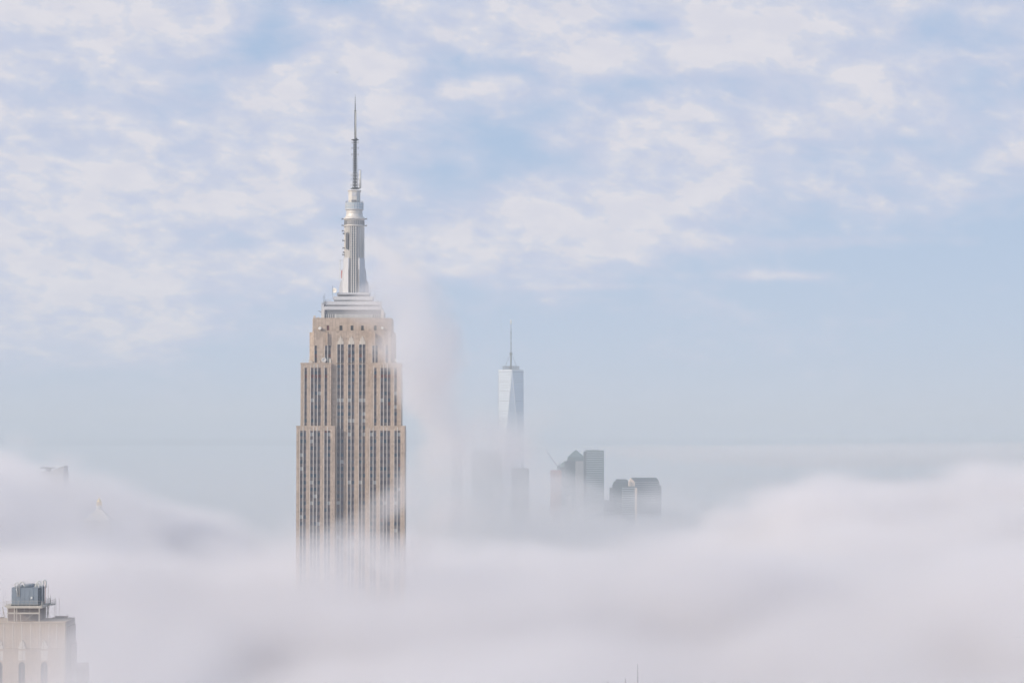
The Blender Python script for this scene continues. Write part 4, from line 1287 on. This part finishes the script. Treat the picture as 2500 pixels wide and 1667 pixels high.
# ladder down the right
mb = MB()
for sx in (0, 0.45):
    mb.tube((fx(722, 12) + sx, 12.5, fz(752)), (fx(722, 12) + sx, 12.5, fz(475, 15)), 0.035, 4)
for k in range(16):
    z = fz(748) + k * 0.42
    mb.tube((fx(722, 12), 12.5, z), (fx(722, 12) + 0.45, 12.5, z), 0.03, 4)
part('ladder', mb, M['cream'], fr)
for X_, Yb, Yt, y in ((790, 700, 440, 13.2), (905, 700, 640, 13.2), (40, 760, 440, 13), (896, 700, 655, 13.2), (675, 500, 385, 15), (640, 560, 250, 10)):
    part('aerial', MB().tube((fx(X_, y), y, fz(Yb, y)), (fx(X_, y), y, fz(Yt, y)), 0.05, 5), M['cream'], fr)

# cooling tower: stands on the platform, so a thing of its own
ct = root('cooling_tower', (fr.location.x + fx(340, 6), FY + 3.4, zd + 0.12), 'blue grey cooling tower on the steel platform atop the tan tower, lower left', 'cooling tower')
cw = (fx(510, 4.2) - fx(157, 4.2)) / 2
ox = fx(333.5, 4.2) - fx(340, 6)
H_ = fz(290, 4.2) - zd - 0.12
D_ = 9.6
part('casing', MB().prism([(ox - cw, 0.25), (ox - cw + 0.25, 0), (ox + cw, 0), (ox + cw, D_), (ox - cw, D_)], 0.35, H_ - 0.25).box(ox - cw + 0.1, ox + cw - 0.1, 0.1, D_ - 0.1, H_ - 0.25, H_), M['coolblue'], ct)
for i in range(5):
    part('panel_seam', B(ox - cw + (i + 1) * cw / 3 - 0.03, ox - cw + (i + 1) * cw / 3 + 0.03, -0.05, -0.002, 0.4, H_ - 0.3), M['coolblue'], ct)
for y0, y1 in ((0.25, 4.6), (5.4, D_ - 0.2)):
    lp = part('louvre_panel', B(ox + cw + 0.002, ox + cw + 0.04, y0, y1, 0.5, H_ - 0.3), M['cooldark'], ct)
    mb = MB()
    for k in range(9):
        z = 0.7 + k * (H_ - 1.2) / 9
        mb.box(ox + cw + 0.05, ox + cw + 0.16, y0 + 0.1, y1 - 0.1, z, z + 0.07)
    part('louvre', mb, M['coolblue'], lp, kind='stuff')
part('frame_post', B(ox + cw + 0.17, ox + cw + 0.34, 4.75, 5.25, 0, H_ + 0.3), M['white'], ct)
part('frame_post', B(ox + cw + 0.17, ox + cw + 0.30, D_ - 0.15, D_ + 0.15, 0, H_ + 1.1), M['redpaint'], ct)
part('fan_stack', MB().lathe([(1.9, H_ + 0.01), (1.75, H_ + 0.35), (1.85, H_ + 0.6)], 20, ox + 0.2, 2.6, smooth=True), M['coolblue'], ct)
part('fan_stack', MB().lathe([(1.9, H_ + 0.01), (1.75, H_ + 0.35), (1.85, H_ + 0.6)], 20, ox + 0.2, 7.2, smooth=True), M['coolblue'], ct)
part('base_frame', B(ox - cw - 0.05, ox + cw + 0.1, -0.05, D_, 0, 0.33), M['cooldark'], ct)
def goose(x, y, r, w, h, down):
    pts = [Vector((x, y, H_ * 0.98))]
    pts.append(Vector((x, y, H_ + h - w / 2)))
    for a in range(0, 181, 30):
        pts.append(Vector((x + w / 2 - w / 2 * math.cos(R(a)), y, H_ + h - w / 2 + w / 2 * math.sin(R(a)))))
    pts.append(Vector((x + w, y, down)))
    return part('pipe', MB().path(pts, r, 8), M['white'], ct)
s = fk
goose(ox - cw + 45 * s, 0.3, 0.17, 1.0, 1.45, H_ - 0.02)
goose(ox - cw + 100 * s, 1.2, 0.20, 1.2, 1.6, H_ - 0.02)
goose(ox + cw - 35 * s, 0.5, 0.22, 0.95, 1.3, H_ - 0.02)
goose(ox + cw - 60 * s, 5.6, 0.2, 1.0, 1.5, H_ - 0.02)
goose(ox + cw - 10 * s, 8.4, 0.22, 0.9, 1.6, H_ - 0.6)
part('pipe', MB().path([(ox - cw + 70 * s, -0.22, H_ + 0.9), (ox - cw + 70 * s, -0.22, H_ - 0.2), (ox - cw + 85 * s, -0.22, H_ * 0.62)], 0.13, 8), M['white'], ct)
mb = MB()
for xx in (ox - cw + 80 * s, ox - cw + 112 * s):
    mb.tube((xx, -0.16, H_ * 0.5), (xx, -0.16, H_ + 0.8), 0.045, 4)
for k in range(12):
    z = H_ * 0.52 + k * 0.27
    mb.tube((ox - cw + 80 * s, -0.16, z), (ox - cw + 112 * s, -0.16, z), 0.035, 4)
part('ladder', mb, M['cream'], ct)
part('access_box', B(ox - cw + 260 * s, ox - cw + 285 * s, -0.25, -0.06, H_ * 0.38, H_ * 0.5), M['white'], ct)
mb = MB()
n = 8
for i in range(n + 1):
    xx = ox - cw + 2 * cw * i / n
    mb.tube((xx, 0.05, H_), (xx, 0.05, H_ + 0.95), 0.022, 4)
    mb.tube((xx, D_ - 0.2, H_), (xx, D_ - 0.2, H_ + 1.15), 0.022, 4)
for y_, z_ in ((0.05, 0.5), (0.05, 0.95), (D_ - 0.2, 0.6), (D_ - 0.2, 1.15)):
    mb.tube((ox - cw, y_, H_ + z_), (ox + cw + 0.2, y_, H_ + z_), 0.022, 4)
mb.tube((ox + cw + 0.2, 0.05, H_ + 0.95), (ox + cw + 0.2, D_, H_ + 1.1), 0.03, 4)
part('top_railing', mb, M['cream'], ct)
